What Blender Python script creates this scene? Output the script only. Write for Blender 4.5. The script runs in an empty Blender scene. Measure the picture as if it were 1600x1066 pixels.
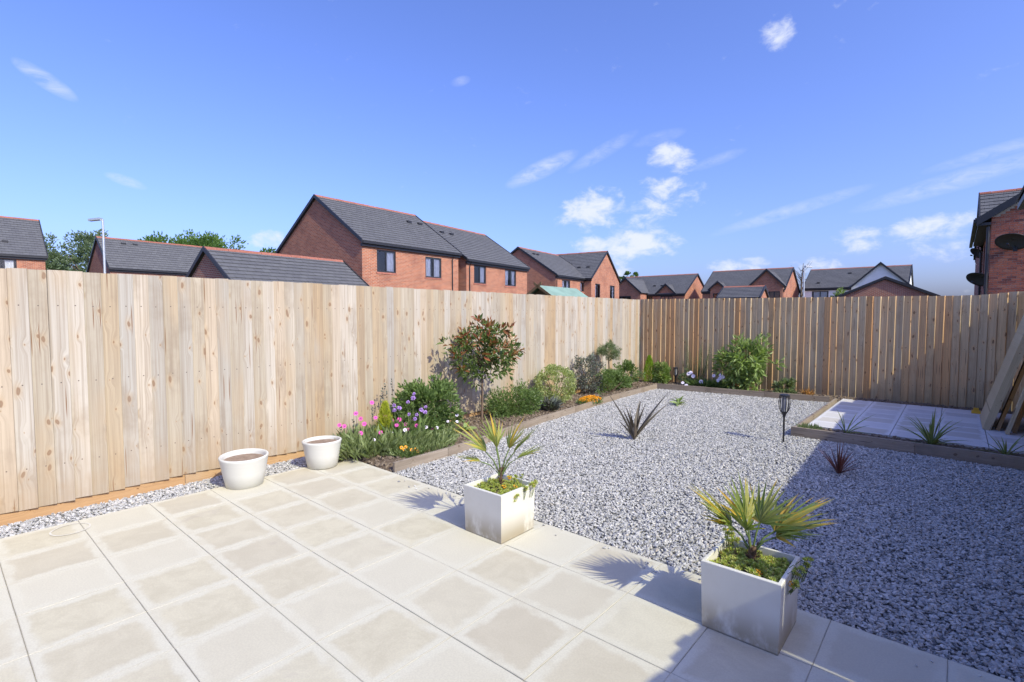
import bpy, bmesh, math, random
from mathutils import Vector, Matrix, Euler
random.seed(7)
R = math.radians
S = bpy.context.scene
COL = S.collection
RU = random.uniform

# ------------------------------------------------------------------ camera
YAW = R(41.0)
cam = bpy.data.cameras.new('camera')
cam.lens = 18.0; cam.sensor_width = 36.0; cam.clip_start = 0.05; cam.clip_end = 3000
camo = bpy.data.objects.new('camera', cam); COL.objects.link(camo)
camo.location = (0, 0, 1.5)
camo.rotation_euler = (R(90 - 3.0), 0, YAW)
S.camera = camo

# ------------------------------------------------------------------ sky and sun
SUN = Vector((1.14, -0.11, 1.0)).normalized()
W = bpy.data.worlds.new('World'); S.world = W; W.use_nodes = True
wt = W.node_tree; wn = wt.nodes; wl = wt.links
bg = wn['Background']; bg.inputs[1].default_value = 0.15
sky = wn.new('ShaderNodeTexSky'); sky.sky_type = 'NISHITA'; sky.sun_disc = False
sky.sun_elevation = math.asin(SUN.z); sky.sun_rotation = math.atan2(SUN.x, SUN.y)
sky.altitude = 0; sky.air_density = 1.0; sky.dust_density = 2.5; sky.ozone_density = 4.0
tint = wn.new('ShaderNodeMix'); tint.data_type = 'RGBA'; tint.blend_type = 'MULTIPLY'; tint.inputs[0].default_value = 1
tint.inputs[7].default_value = (0.70, 0.735, 1.13, 1)
wl.new(sky.outputs[0], tint.inputs[6])

def wmath(op, a, b=None, c=None):
    n = wn.new('ShaderNodeMath'); n.operation = op
    for i, v in enumerate((a, b, c)):
        if v is None: continue
        if isinstance(v, (int, float)): n.inputs[i].default_value = v
        else: wl.new(v, n.inputs[i])
    return n.outputs[0]
tc = wn.new('ShaderNodeTexCoord')
nrm = wn.new('ShaderNodeVectorMath'); nrm.operation = 'NORMALIZE'; wl.new(tc.outputs['Generated'], nrm.inputs[0])
def wdot(v):
    n = wn.new('ShaderNodeVectorMath'); n.operation = 'DOT_PRODUCT'
    wl.new(nrm.outputs[0], n.inputs[0]); n.inputs[1].default_value = v
    return n.outputs['Value']
# clouds: azimuth (deg, clockwise from +Y), elevation, half width, half height, roll, strength  (all degrees)
def cloud_sum(lst):
    tot = None
    for az, el, hw, hh, roll, s in lst:
        az, el, roll = R(az), R(el), R(roll)
        d = Vector((math.sin(az) * math.cos(el), math.cos(az) * math.cos(el), math.sin(el)))
        e1 = Vector((math.cos(az), -math.sin(az), 0)); e2 = e1.cross(d)
        a1 = e1 * math.cos(roll) + e2 * math.sin(roll); a2 = e2 * math.cos(roll) - e1 * math.sin(roll)
        u = wmath('MULTIPLY', wdot(a1), 1 / math.tan(R(hw))); v = wmath('MULTIPLY', wdot(a2), 1 / math.tan(R(hh)))
        r2 = wmath('ADD', wmath('MULTIPLY', u, u), wmath('MULTIPLY', v, v))
        m = wmath('MULTIPLY', wmath('MAXIMUM', wmath('SUBTRACT', 1.0, r2), 0.0), s)
        m = wmath('MULTIPLY', m, wmath('GREATER_THAN', wdot(d), 0.0))
        tot = m if tot is None else wmath('MAXIMUM', tot, m)
    return tot
def wnoise(scale, detail, rough, stretch=(1, 1, 1), rot=(0, 0, 0), dist=0.0):
    mp = wn.new('ShaderNodeMapping'); mp.inputs['Scale'].default_value = stretch; mp.inputs['Rotation'].default_value = rot
    wl.new(nrm.outputs[0], mp.inputs[0])
    n = wn.new('ShaderNodeTexNoise'); n.inputs['Scale'].default_value = scale; n.inputs['Detail'].default_value = detail
    n.inputs['Roughness'].default_value = rough; n.inputs['Distortion'].default_value = dist
    wl.new(mp.outputs[0], n.inputs['Vector']); return n.outputs['Fac']
CUM = [(-32.2, 11.2, 3.9, 2.1, 8, .95), (-24.2, 16.1, 2.3, 1.3, 5, .9), (-24.6, 16.7, 1.4, 1.0, 0, .9), (-23.0, 15.2, 1.6, 1.0, 0, .85),
       (-24.2, 12.7, 3.6, 1.7, -5, .72), (-26.5, 10.9, 2.9, 2.2, 20, .78), (-27.7, 7.4, 4.6, 1.6, 0, 1.15), (-31.2, 7.5, 3.0, 1.1, 0, .95),
       (-66.5, 7.4, 2.0, 1.1, 0, .9), (-2.0, 7.4, 3.4, 1.2, 5, 1.0), (-7.2, 6.8, 2.2, 1.3, 0, .8), (-14.5, 25.5, 1.5, 1.4, 20, .85),
       (-1.7, 5.4, 2.6, 1.2, 0, .45), (-15.7, 4.9, 2.0, 0.9, 0, .8), (-10.5, 4.5, 2.2, 0.9, 0, .85),
       (-29.9, 4.9, 1.9, 1.9, 0, .8), (-18.7, 4.9, 1.7, 0.8, 0, .8),
       (40, 9, 9, 2.6, 4, .9), (75, 14, 7, 2.2, -6, .8), (130, 8, 10, 2.5, 3, .9), (175, 16, 8, 2.4, 8, .8), (-130, 10, 9, 2.4, 0, .9), (-170, 7, 8, 1.8, 0, .9), (-105, 9, 5, 1.5, 0, .7)]
CUM = [(a, e, w * 1.34, h * 1.32, r, q * .97) for a, e, w, h, r, q in CUM]
CIR = [(-37.8, 15.5, 4.4, 1.0, 24, .8), (-31.2, 17.0, 4.2, 0.8, 27, .45), (-13.0, 9.9, 7.4, 0.7, 14, .5), (-0.2, 11.1, 8.0, 0.9, 12, .55),
       (2.0, 12.9, 5.0, 0.6, 10, .4), (-82.6, 18.4, 2.2, 0.7, -28, .9), (-77.6, 11.6, 1.6, 0.5, -15, .7), (-46.6, 23.8, 1.1, 0.5, 15, .4),
       (-25.3, 18.0, 2.8, 0.7, 10, .3), (-19.5, 15.4, 2.9, 0.6, 15, .35), (60, 30, 12, 1.5, 20, .5), (150, 35, 12, 1.5, -15, .5)]
n1 = wnoise(26, 9, 0.62, (1, 1, 1.7), dist=0.3)
n2 = wnoise(30, 7, 0.66, (1, 1, 2.6), (0.25, 0, 0), 0.6)
cm = wmath('MULTIPLY_ADD', wmath('SUBTRACT', n1, 0.5), 3.0, wmath('SUBTRACT', wmath('MULTIPLY', cloud_sum(CUM), 1.45), 0.42))
ci = wmath('MULTIPLY', cloud_sum(CIR), wmath('MULTIPLY_ADD', wmath('SUBTRACT', n2, 0.5), 3.4, 0.75))
cmr = wn.new('ShaderNodeMapRange'); cmr.interpolation_type = 'SMOOTHSTEP'; wl.new(cm, cmr.inputs[0])
cmr.inputs[1].default_value = 0.0; cmr.inputs[2].default_value = 1.25; cmr.inputs[3].default_value = 0; cmr.inputs[4].default_value = 0.92
cir = wn.new('ShaderNodeClamp'); wl.new(wmath('MULTIPLY', ci, 0.55), cir.inputs[0])
cir.inputs['Max'].default_value = 0.6
al = wmath('MAXIMUM', cmr.outputs[0], cir.outputs[0])
cmix = wn.new('ShaderNodeMix'); cmix.data_type = 'RGBA'; wl.new(al, cmix.inputs[0]); wl.new(tint.outputs[2], cmix.inputs[6])
cmix.inputs[7].default_value = (3.4, 3.6, 4.1, 1)
wl.new(cmix.outputs[2], bg.inputs[0])

sl = bpy.data.lights.new('sun', 'SUN'); sl.energy = 2.75; sl.angle = R(0.5); sl.color = (1.0, 0.965, 0.72)
so = bpy.data.objects.new('sun', sl); COL.objects.link(so); so.rotation_euler = SUN.to_track_quat('Z', 'Y').to_euler()
V = S.view_settings
V.view_transform = 'Standard'; V.look = 'None'; V.exposure = 0.78; V.gamma = 1; V.use_curve_mapping = False
S.cycles.max_bounces = 6; S.cycles.transparent_max_bounces = 8; S.cycles.use_denoising = True

# ------------------------------------------------------------------ node helpers
class NT:
    def __init__(s, name):
        s.m = bpy.data.materials.new(name); s.m.use_nodes = True
        s.t = s.m.node_tree; s.n = s.t.nodes; s.l = s.t.links; s.b = s.n['Principled BSDF']
    def set(s, sock, v):
        if v is None: return
        if hasattr(v, 'is_linked') or isinstance(v, bpy.types.NodeSocket): s.l.new(v, sock)
        elif isinstance(v, (tuple, list)) and len(v) == 3 and sock.type == 'RGBA': sock.default_value = (*v, 1)
        else: sock.default_value = v
    def math(s, op, a, b=None, c=None, clamp=False):
        n = s.n.new('ShaderNodeMath'); n.operation = op; n.use_clamp = clamp
        for i, v in enumerate((a, b, c)): s.set(n.inputs[i], v)
        return n.outputs[0]
    def coord(s, k='Object'): return s.n.new('ShaderNodeTexCoord').outputs[k]
    def uv(s): return s.n.new('ShaderNodeUVMap').outputs[0]
    def rnd(s): return s.n.new('ShaderNodeObjectInfo').outputs['Random']
    def map(s, v, scale=(1, 1, 1), loc=(0, 0, 0)):
        n = s.n.new('ShaderNodeMapping'); s.l.new(v, n.inputs[0]); n.inputs['Scale'].default_value = scale
        s.set(n.inputs['Location'], loc); return n.outputs[0]
    def vadd(s, a, b):
        n = s.n.new('ShaderNodeVectorMath'); n.operation = 'ADD'; s.set(n.inputs[0], a); s.set(n.inputs[1], b); return n.outputs[0]
    def xyz(s, x=0.0, y=0.0, z=0.0):
        n = s.n.new('ShaderNodeCombineXYZ'); s.set(n.inputs[0], x); s.set(n.inputs[1], y); s.set(n.inputs[2], z); return n.outputs[0]
    def sep(s, v):
        n = s.n.new('ShaderNodeSeparateXYZ'); s.l.new(v, n.inputs[0]); return n.outputs
    def noise(s, v, scale, detail=4, rough=.55, dist=0.0, k='Fac'):
        n = s.n.new('ShaderNodeTexNoise'); s.l.new(v, n.inputs['Vector']); n.inputs['Scale'].default_value = scale
        n.inputs['Detail'].default_value = detail; n.inputs['Roughness'].default_value = rough; n.inputs['Distortion'].default_value = dist
        return n.outputs[k]
    def vor(s, v, scale, k='Distance', feature='F1', rand=1.0, dim='3D'):
        n = s.n.new('ShaderNodeTexVoronoi'); n.voronoi_dimensions = dim; n.feature = feature; s.l.new(v, n.inputs['Vector']); n.inputs['Scale'].default_value = scale
        n.inputs['Randomness'].default_value = rand; return n.outputs[k]
    def mr(s, v, a, b, c=0.0, d=1.0, smooth=True):
        n = s.n.new('ShaderNodeMapRange'); n.interpolation_type = 'SMOOTHSTEP' if smooth else 'LINEAR'
        for i, q in enumerate((v, a, b, c, d)): s.set(n.inputs[i], q)
        return n.outputs[0]
    def mix(s, f, a, b, blend='MIX'):
        n = s.n.new('ShaderNodeMix'); n.data_type = 'RGBA'; n.blend_type = blend
        s.set(n.inputs[0], f); s.set(n.inputs[6], a); s.set(n.inputs[7], b); return n.outputs[2]
    def ramp(s, f, stops):
        n = s.n.new('ShaderNodeValToRGB'); s.l.new(f, n.inputs[0]); e = n.color_ramp.elements
        while len(e) < len(stops): e.new(0.5)
        for q, (p, c) in zip(e, stops): q.position = p; q.color = (*c, 1)
        return n.outputs[0]
    def bump(s, h, strength, dist):
        n = s.n.new('ShaderNodeBump'); n.inputs['Strength'].default_value = strength; n.inputs['Distance'].default_value = dist
        s.l.new(h, n.inputs['Height']); s.l.new(n.outputs[0], s.b.inputs['Normal'])
    def out(s, col, rough=.8, spec=.3, metal=0.0):
        s.set(s.b.inputs['Base Color'], col); s.set(s.b.inputs['Roughness'], rough)
        s.b.inputs['Specular IOR Level'].default_value = spec; s.b.inputs['Metallic'].default_value = metal
        return s.m

def plain(name, col, rough=.7, var=.12, scale=8, spec=.3, metal=0.0, bump=0.0):
    t = NT(name); n = t.noise(t.coord(), scale, 5)
    f = t.math('ADD', t.mr(n, .3, .7, -var, var), t.mr(t.rnd(), 0, 1, -var * .6, var * .6, False))
    c = t.mix(1.0, col, t.xyz(t.math('ADD', f, 1), t.math('ADD', f, 1), t.math('ADD', f, 1)), 'MULTIPLY')
    if bump: t.bump(t.noise(t.coord(), scale * 12, 4), bump, .004)
    return t.out(c, rough, spec, metal)

def wood(name, tones, knot, grain_scale=1.0, knots=True, dirt=(0.4, 0.33, 0.25), nails=False):
    """length of the piece runs along local z; every object gets its own grain from its random id"""
    t = NT(name); r = t.rnd(); co = t.vadd(t.coord(), t.xyz(t.math('MULTIPLY', r, 37.0), 0.0, t.math('MULTIPLY', r, 91.0)))
    s = t.sep(co); flat = t.xyz(s[0], s[2], 0.0)
    wv = t.vadd(flat, t.xyz(t.math('MULTIPLY', t.noise(flat, 9, 2), .05), t.math('MULTIPLY', t.noise(flat, 5, 2), .10), 0.0))
    KS = (7.5, 5.6, 1); kd = t.vor(t.map(wv, KS), 1.0, dim='2D')         # distance to a knot
    pull = t.math('MULTIPLY', t.mr(kd, .02, .30, 1, 0), .022)
    fl2 = t.xyz(t.math('ADD', s[0], pull), s[1 + 1], 0.0)
    g1 = t.noise(t.map(fl2, (75 * grain_scale, 1.6, 1)), 1.0, 6, .6, .4)
    g2 = t.noise(t.map(fl2, (16 * grain_scale, .7, 1)), 1.0, 4, .6, .8)
    g3 = t.noise(t.map(flat, (3.0, 1.3, 1)), 1.0, 3)
    r2 = t.math('FRACT', t.math('MULTIPLY', r, 17.3))
    pale = t.ramp(r2, [(0.0, tones[0]), (.2, tones[1]), (.4, tones[2]), (.6, tones[0]), (.8, tones[3]), (1.0, tones[1])])
    c = t.mix(t.mr(g1, .35, .75, 0, .6), pale, tones[4])
    c = t.mix(t.mr(g2, .45, .75, 0, .40), c, tones[4])
    c = t.mix(t.mr(g3, .5, .75, 0, .45), c, tones[3])
    c = t.mix(t.mr(g3, .45, .25, 0, .55), c, tones[2])
    h = g1
    if knots:
        kc = t.sep(t.vor(t.map(wv, KS), 1.0, 'Color', dim='2D'))
        size = t.mr(kc[0], .1, 1.0, .015, .085, False)
        c = t.mix(t.mr(kd, t.math('MULTIPLY', size, 3.6), t.math('MULTIPLY', size, 1.1), 0, .35), c, tones[3])
        k = t.mr(kd, t.math('MULTIPLY', size, 1.35), t.math('MULTIPLY', size, .8))
        c = t.mix(t.math('MULTIPLY', k, .72), c, t.mix(t.mr(kd, t.math('MULTIPLY', size, .7), 0.0, 0, .4), knot, tones[4]))
        ck = t.map(flat, (70, 3.0, 1)); cd = t.vor(ck, 1.0, dim='2D'); cc = t.sep(t.vor(ck, 1.0, 'Color', dim='2D'))
        c = t.mix(t.math('MULTIPLY', t.mr(cd, .26, .14), t.math('GREATER_THAN', cc[1], .965)), c, knot)
    zz = t.sep(t.coord())[2]
    ox = t.sep(t.coord())[0]
    for zn in (.17, .52, .85):
        dx = t.math('SUBTRACT', ox, .052); dz = t.math('MULTIPLY', t.math('SUBTRACT', zz, zn), 1.75)
        dd = t.math('SQRT', t.math('ADD', t.math('MULTIPLY', dx, dx), t.math('MULTIPLY', dz, dz)))
        if nails: c = t.mix(t.mr(dd, .0052, .0035), c, (.10, .08, .07))
    c = t.mix(t.mr(t.noise(t.vadd(flat, t.xyz(0.0, 3.0, 0.0)), 2.2, 5, .65), .50, .70, 0, .42), c, tones[4])
    c = t.mix(t.math('MULTIPLY', t.mr(zz, .28, .0, 0, .7), t.noise(t.vadd(co, (0, 0, 0)), 14, 4)), c, dirt)
    t.bump(h, .25, .003)
    return t.out(c, .85, .15)

M = {}
M['fence_pale'] = wood('weathered_pale_wood', [(.44, .375, .275), (.53, .475, .395), (.39, .365, .32), (.44, .315, .185), (.22, .165, .115)], (.20, .11, .06), dirt=(.36, .24, .13), nails=True)
M['fence_dark'] = wood('brown_treated_wood', [(.66, .46, .24), (.70, .54, .32), (.52, .42, .27), (.66, .36, .15), (.30, .19, .10)], (.06, .035, .02), dirt=(.20, .18, .11), nails=True)
M['gravel_board'] = wood('orange_gravel_board', [(.50, .31, .15), (.55, .36, .19), (.48, .30, .16), (.45, .26, .12), (.30, .17, .08)], (.15, .07, .03))
M['edging'] = wood('grey_edging_wood', [(.33, .27, .21), (.37, .31, .25), (.30, .25, .20), (.31, .24, .17), (.18, .14, .10)], (.09, .06, .04), dirt=(.16, .13, .10))
M['sleeper'] = wood('green_tinged_timber', [(.58, .50, .33), (.62, .54, .37), (.55, .48, .31), (.50, .41, .25), (.34, .27, .16)], (.10, .07, .04))
M['plank_brown'] = wood('orange_brown_timber', [(.36, .19, .06), (.40, .22, .08), (.33, .17, .06), (.30, .15, .05), (.16, .08, .03)], (.07, .04, .02))

def slab_mat(name, c1, c2, border):
    t = NT(name); co = t.coord(); s = t.sep(co); r = t.rnd()
    co2 = t.vadd(co, t.xyz(t.math('MULTIPLY', r, 53.0), t.math('MULTIPLY', r, 29.0), 0.0))
    e = t.math('MAXIMUM', t.math('ABSOLUTE', s[0]), t.math('ABSOLUTE', s[1]))
    wob = t.math('MULTIPLY', t.math('SUBTRACT', t.noise(co2, 6, 7, .7), .5), .13)
    e2 = t.math('ADD', e, wob)
    rim = t.mr(e2, .155, .192)
    rim = t.math('MULTIPLY', rim, t.mr(t.noise(co2, 5.0, 6, .65), .32, .55, .3, 1))
    pres = t.mr(t.math('FRACT', t.math('MULTIPLY', r, 7.31)), .05, .6, .25, 1.0)
    face = t.mix(t.mr(t.noise(co2, 5, 9, .72, .5), .38, .62), c1, c2)
    face = t.mix(t.mr(t.math('FRACT', t.math('MULTIPLY', r, 13.7)), .0, 1, 0, .65, False), face, (.48, .43, .33))
    stain = t.mr(t.noise(co2, 2.3, 7, .7, .6), .60, .74)
    face = t.mix(t.math('MULTIPLY', stain, .5), face, (.40, .35, .29))
    core = t.math('MULTIPLY', t.math('SUBTRACT', 1.0, rim), pres)
    c = t.mix(core, border, face)
    c = t.mix(t.mr(t.noise(co2, 120, 4), .35, .65, 0, .22), c, (.36, .32, .27))
    edge = t.math('MULTIPLY', t.mr(e, .2120, .2160, 0, .5), t.mr(t.noise(co2, 5, 3), .4, .6, .2, 1))
    c = t.mix(edge, c, (.34, .31, .26))
    spots = t.mr(t.vor(t.vadd(co2, t.noise(co2, 20, 2, k='Color')), 9), .018, .03, .55, 0)
    c = t.mix(spots, c, (.2, .18, .15))
    t.bump(t.noise(co2, 160, 4), .25, .0015)
    return t.out(c, .88, .15)
M['slab'] = slab_mat('buff_concrete_slab', (.575, .53, .39), (.50, .455, .33), (.595, .565, .45))
M['slab_grey'] = slab_mat('pale_grey_slab', (.56, .55, .56), (.50, .49, .51), (.66, .65, .65))
M['joint'] = plain('sandy_joint', (.34, .31, .25), .95, .2, 20)

def gravel_mat():
    t = NT('grey_limestone_chips'); r = t.rnd()
    c = t.ramp(r, [(0, (.22, .22, .22)), (.12, (.34, .335, .325)), (.4, (.42, .41, .385)), (.7, (.49, .475, .445)), (.92, (.64, .62, .58)), (1, (.50, .44, .36))])
    n = t.noise(t.coord(), 1.2, 4)
    c = t.mix(t.mr(n, .35, .7, 0, .35), c, (.30, .30, .32))
    return t.out(c, .8, .25)
M['stone'] = gravel_mat()
def gravel_base():
    t = NT('gravel_bed'); co = t.coord(); v = t.vor(co, 55, 'Color'); s = t.sep(v)
    c = t.ramp(s[0], [(0, (.12, .12, .12)), (.5, (.27, .27, .26)), (1, (.45, .44, .42))])
    d = t.vor(co, 55); t.bump(d, .8, .01)
    return t.out(t.mix(t.mr(d, .3, .7, 0, .8), c, (.05, .05, .05)), .9, .2)
M['gravel_base'] = gravel_base()
def soil_mat(name, a, b):
    t = NT(name); co = t.coord(); r = t.rnd(); n = t.noise(co, 22, 8, .7)
    c = t.mix(t.mr(n, .3, .7), a, b); c = t.mix(t.mr(r, 0, 1, 0, .5, False), c, b)
    t.bump(n, .9, .02); return t.out(c, .95, .1)
M['soil'] = soil_mat('dark_garden_soil', (.085, .06, .042), (.19, .145, .105))
M['clod'] = soil_mat('dry_soil_clods', (.14, .105, .075), (.26, .205, .15))
M['compost'] = soil_mat('brown_compost', (.20, .135, .10), (.33, .25, .19))
def ground_mat():
    t = NT('grass_ground'); co = t.coord(); n = t.noise(co, .4, 8, .7)
    return t.out(t.mix(t.mr(n, .3, .7), (.06, .085, .03), (.10, .10, .05)), .95, .1)
M['ground'] = ground_mat()

def brick_mat(name, c1, c2, mortar, tone2=(.16, .06, .05)):
    t = NT(name); uv = t.uv()
    b = t.n.new('ShaderNodeTexBrick'); t.l.new(uv, b.inputs['Vector'])
    b.inputs['Scale'].default_value = 1; b.inputs['Brick Width'].default_value = .225; b.inputs['Row Height'].default_value = .075
    b.inputs['Mortar Size'].default_value = .010; b.inputs['Mortar Smooth'].default_value = .15; b.inputs['Bias'].default_value = -.1
    b.inputs['Color1'].default_value = (*c1, 1); b.inputs['Color2'].default_value = (*c2, 1); b.inputs['Mortar'].default_value = (*mortar, 1)
    n = t.noise(uv, .9, 5); c = t.mix(t.mr(n, .42, .7, 0, .35), b.outputs[0], tone2)
    n2 = t.noise(uv, 9, 3); c = t.mix(t.mr(n2, .5, .75, 0, .3), c, mortar)
    t.bump(b.outputs['Fac'], -.5, .006)
    return t.out(c, .9, .15)
M['brick'] = brick_mat('red_brick_wall', (.47, .15, .075), (.29, .08, .045), (.42, .33, .25))
M['brick_dark'] = brick_mat('deep_red_brick_wall', (.36, .12, .075), (.24, .075, .055), (.42, .36, .29))
M['mortar'] = plain('mortar', (.48, .43, .37), .95, .12, 30)
def one_brick():
    t = NT('single_red_brick'); r = t.rnd()
    c = t.ramp(r, [(0, (.14, .055, .05)), (.2, (.36, .11, .07)), (.55, (.43, .15, .09)), (.85, (.30, .09, .06)), (1, (.45, .20, .13))])
    c = t.mix(t.mr(t.noise(t.coord(), 25, 4), .4, .7, 0, .4), c, (.30, .13, .10)); return t.out(c, .9, .15)
M['one_brick'] = one_brick()
def tile_mat():
    t = NT('dark_grey_roof_tiles'); uv = t.uv()
    b = t.n.new('ShaderNodeTexBrick'); t.l.new(t.map(uv, (1, 1, 1)), b.inputs['Vector'])
    b.inputs['Brick Width'].default_value = .34; b.inputs['Row Height'].default_value = .30; b.inputs['Mortar Size'].default_value = .006
    b.inputs['Scale'].default_value = 1
    b.inputs['Color1'].default_value = (.125, .125, .13, 1); b.inputs['Color2'].default_value = (.10, .10, .107, 1); b.inputs['Mortar'].default_value = (.02, .02, .022, 1)
    n = t.noise(uv, 2.5, 6, .7)
    return t.out(t.mix(t.mr(n, .4, .75, 0, .4), b.outputs[0], (.13, .13, .135)), .75, .3)
M['tile'] = tile_mat()
M['ridge'] = plain('terracotta_ridge', (.30, .115, .08), .8, .15, 3)
M['ridge_grey'] = plain('dark_ridge', (.07, .07, .08), .8, .15, 3)
M['black'] = plain('black_plastic', (.022, .022, .026), .45, .1, 5, .5)
M['frame'] = plain('anthracite_window_frame', (.028, .03, .035), .4, .05, 5, .5)
M['render'] = plain('white_render', (.78, .78, .76), .9, .04, 2)
M['curtain'] = plain('white_curtain', (.75, .77, .78), .9, .06, 6)
M['inside'] = plain('dark_room', (.04, .035, .03), .9, .2, 1)
M['sill'] = plain('brick_sill', (.36, .14, .10), .9, .2, 9)
M['metal'] = plain('galvanised_steel', (.55, .57, .58), .4, .06, 5, .5, .6)
M['green_felt'] = plain('green_shed_felt', (.20, .30, .25), .9, .12, 3, bump=.3)
M['shed_wood'] = plain('brown_shed_boards', (.16, .10, .05), .85, .25, 3)
M['dish'] = plain('dark_satellite_dish', (.06, .06, .075), .5, .1, 6, .4)
def glass():
    t = NT('window_glass'); t.n.remove(t.b)
    tr = t.n.new('ShaderNodeBsdfTransparent'); gl = t.n.new('ShaderNodeBsdfGlossy'); gl.inputs['Roughness'].default_value = .03
    fr = t.n.new('ShaderNodeFresnel'); fr.inputs[0].default_value = 1.5; mx = t.n.new('ShaderNodeMixShader')
    t.l.new(t.math('ADD', t.math('MULTIPLY', fr.outputs[0], 1.1, clamp=True), .04), mx.inputs[0]); t.l.new(tr.outputs[0], mx.inputs[1]); t.l.new(gl.outputs[0], mx.inputs[2])
    t.l.new(mx.outputs[0], t.n['Material Output'].inputs[0]); return t.m
M['glass'] = glass()

def leaf_mat(name, cols, rough=.45, trans=.35, spec=.4):
    """cols: random tones per leaf object / per face slot"""
    t = NT(name); n = t.noise(t.coord(), 9, 3); g = t.n.new('ShaderNodeNewGeometry').outputs['Random Per Island']
    k = len(cols); f = t.math('FRACT', t.math('ADD', t.math('ADD', g, t.math('MULTIPLY', n, .2)), t.rnd()))
    c = t.ramp(f, [(i / max(k - 1, 1), c) for i, c in enumerate(cols)])
    t.out(c, rough, spec)
    tl = t.n.new('ShaderNodeBsdfTranslucent'); t.l.new(t.mix(1.0, c, (1.3, 1.4, .7), 'MULTIPLY'), tl.inputs[0])
    mx = t.n.new('ShaderNodeMixShader'); mx.inputs[0].default_value = trans
    t.l.new(t.b.outputs[0], mx.inputs[1]); t.l.new(tl.outputs[0], mx.inputs[2]); t.l.new(mx.outputs[0], t.n['Material Output'].inputs[0])
    return t.m
M['leaf_green'] = leaf_mat('mid_green_leaves', [(.08, .13, .04), (.15, .22, .07), (.22, .31, .10), (.10, .16, .05)])
M['leaf_fresh'] = leaf_mat('fresh_green_leaves', [(.15, .22, .055), (.25, .34, .10), (.34, .43, .16), (.18, .26, .07)])
M['leaf_grey'] = leaf_mat('grey_green_leaves', [(.12, .15, .07), (.20, .25, .13), (.27, .33, .18), (.15, .19, .10)])
M['leaf_thin'] = leaf_mat('thin_grey_green_leaves', [(.17, .22, .08), (.26, .32, .14), (.36, .42, .20), (.21, .27, .11)])
M['leaf_varieg'] = leaf_mat('cream_edged_leaves', [(.26, .33, .10), (.44, .48, .20), (.56, .58, .32), (.28, .34, .12), (.18, .25, .08)])
M['leaf_purple'] = leaf_mat('dusky_purple_leaves', [(.07, .07, .06), (.17, .18, .16), (.24, .28, .24), (.12, .08, .08)])
M['leaf_gold'] = leaf_mat('golden_conifer_leaves', [(.42, .46, .05), (.56, .58, .08), (.34, .40, .05)], trans=.35)
M['leaf_lime'] = leaf_mat('lime_conifer_leaves', [(.24, .38, .03), (.34, .48, .05), (.20, .32, .03)], trans=.35)
M['leaf_photinia'] = leaf_mat('photinia_green_leaves', [(.06, .10, .03), (.10, .15, .04), (.17, .23, .07), (.13, .17, .05)], .3)
M['leaf_red'] = leaf_mat('photinia_red_leaves', [(.24, .07, .035), (.36, .13, .06), (.24, .12, .05), (.34, .18, .08)], .3)
M['leaf_palm'] = leaf_mat('palm_leaves', [(.13, .18, .04), (.22, .28, .07), (.31, .35, .10), (.42, .39, .10), (.17, .23, .055)], .4)
M['leaf_palm_tip'] = leaf_mat('yellowed_palm_leaves', [(.60, .42, .06), (.55, .34, .07), (.50, .44, .10)], .5)
M['leaf_sedum'] = leaf_mat('lime_sedum', [(.32, .42, .07), (.48, .56, .14), (.62, .62, .24), (.38, .44, .10), (.48, .34, .12)], .5)
M['leaf_bronze'] = leaf_mat('bronze_phormium', [(.14, .11, .08), (.21, .18, .14), (.26, .23, .18)], .35, .12, .5)
M['leaf_red_spike'] = leaf_mat('dark_red_spikes', [(.13, .035, .03), (.19, .06, .04), (.12, .07, .05)], .4, .2)
M['leaf_stripe'] = leaf_mat('striped_phormium', [(.16, .22, .06), (.26, .32, .12), (.20, .22, .06), (.12, .18, .05)], .4, .2)
M['leaf_dry'] = leaf_mat('dry_orange_leaves', [(.45, .22, .06), (.50, .30, .12)], .7)
M['leaf_oak'] = leaf_mat('oak_leaves', [(.07, .14, .03), (.12, .21, .05), (.16, .26, .07)], .5)
M['leaf_far'] = leaf_mat('poplar_leaves', [(.12, .17, .09), (.17, .23, .13), (.22, .28, .17)], .5)
M['pink'] = plain('pink_petals', (.72, .10, .42), .6, .1, 40)
M['white_petal'] = plain('white_lilac_petals', (.82, .76, .86), .6, .06, 40)
M['lilac'] = plain('lilac_petals', (.50, .32, .66), .7, .2, 60)
M['orange'] = plain('orange_petals', (.85, .40, .02), .6, .2, 40)
M['eye'] = plain('dark_flower_eye', (.16, .10, .20), .7, .1, 40)
M['stem'] = plain('woody_stem', (.16, .11, .075), .85, .2, 20)
M['stem_green'] = plain('green_stem', (.12, .17, .05), .7, .15, 20)
M['palm_trunk'] = plain('fibrous_palm_trunk', (.16, .10, .06), .95, .4, 60, bump=.8)
def planter_mat():
    t = NT('stained_white_planter'); co = t.coord(); z = t.sep(co)[2]; n = t.noise(co, 9, 6, .65)
    c = t.mix(t.mr(n, .35, .75, 0, .35), (.66, .64, .57), (.58, .55, .47))
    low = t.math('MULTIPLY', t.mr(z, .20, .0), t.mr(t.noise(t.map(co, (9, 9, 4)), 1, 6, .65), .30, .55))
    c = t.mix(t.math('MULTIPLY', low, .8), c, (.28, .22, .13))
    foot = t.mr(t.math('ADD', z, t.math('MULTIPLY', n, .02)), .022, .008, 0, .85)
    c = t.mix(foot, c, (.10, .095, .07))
    t.bump(t.noise(co, 90, 3), .2, .001)
    return t.out(c, .6, .3)
M['planter'] = planter_mat()
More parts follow.
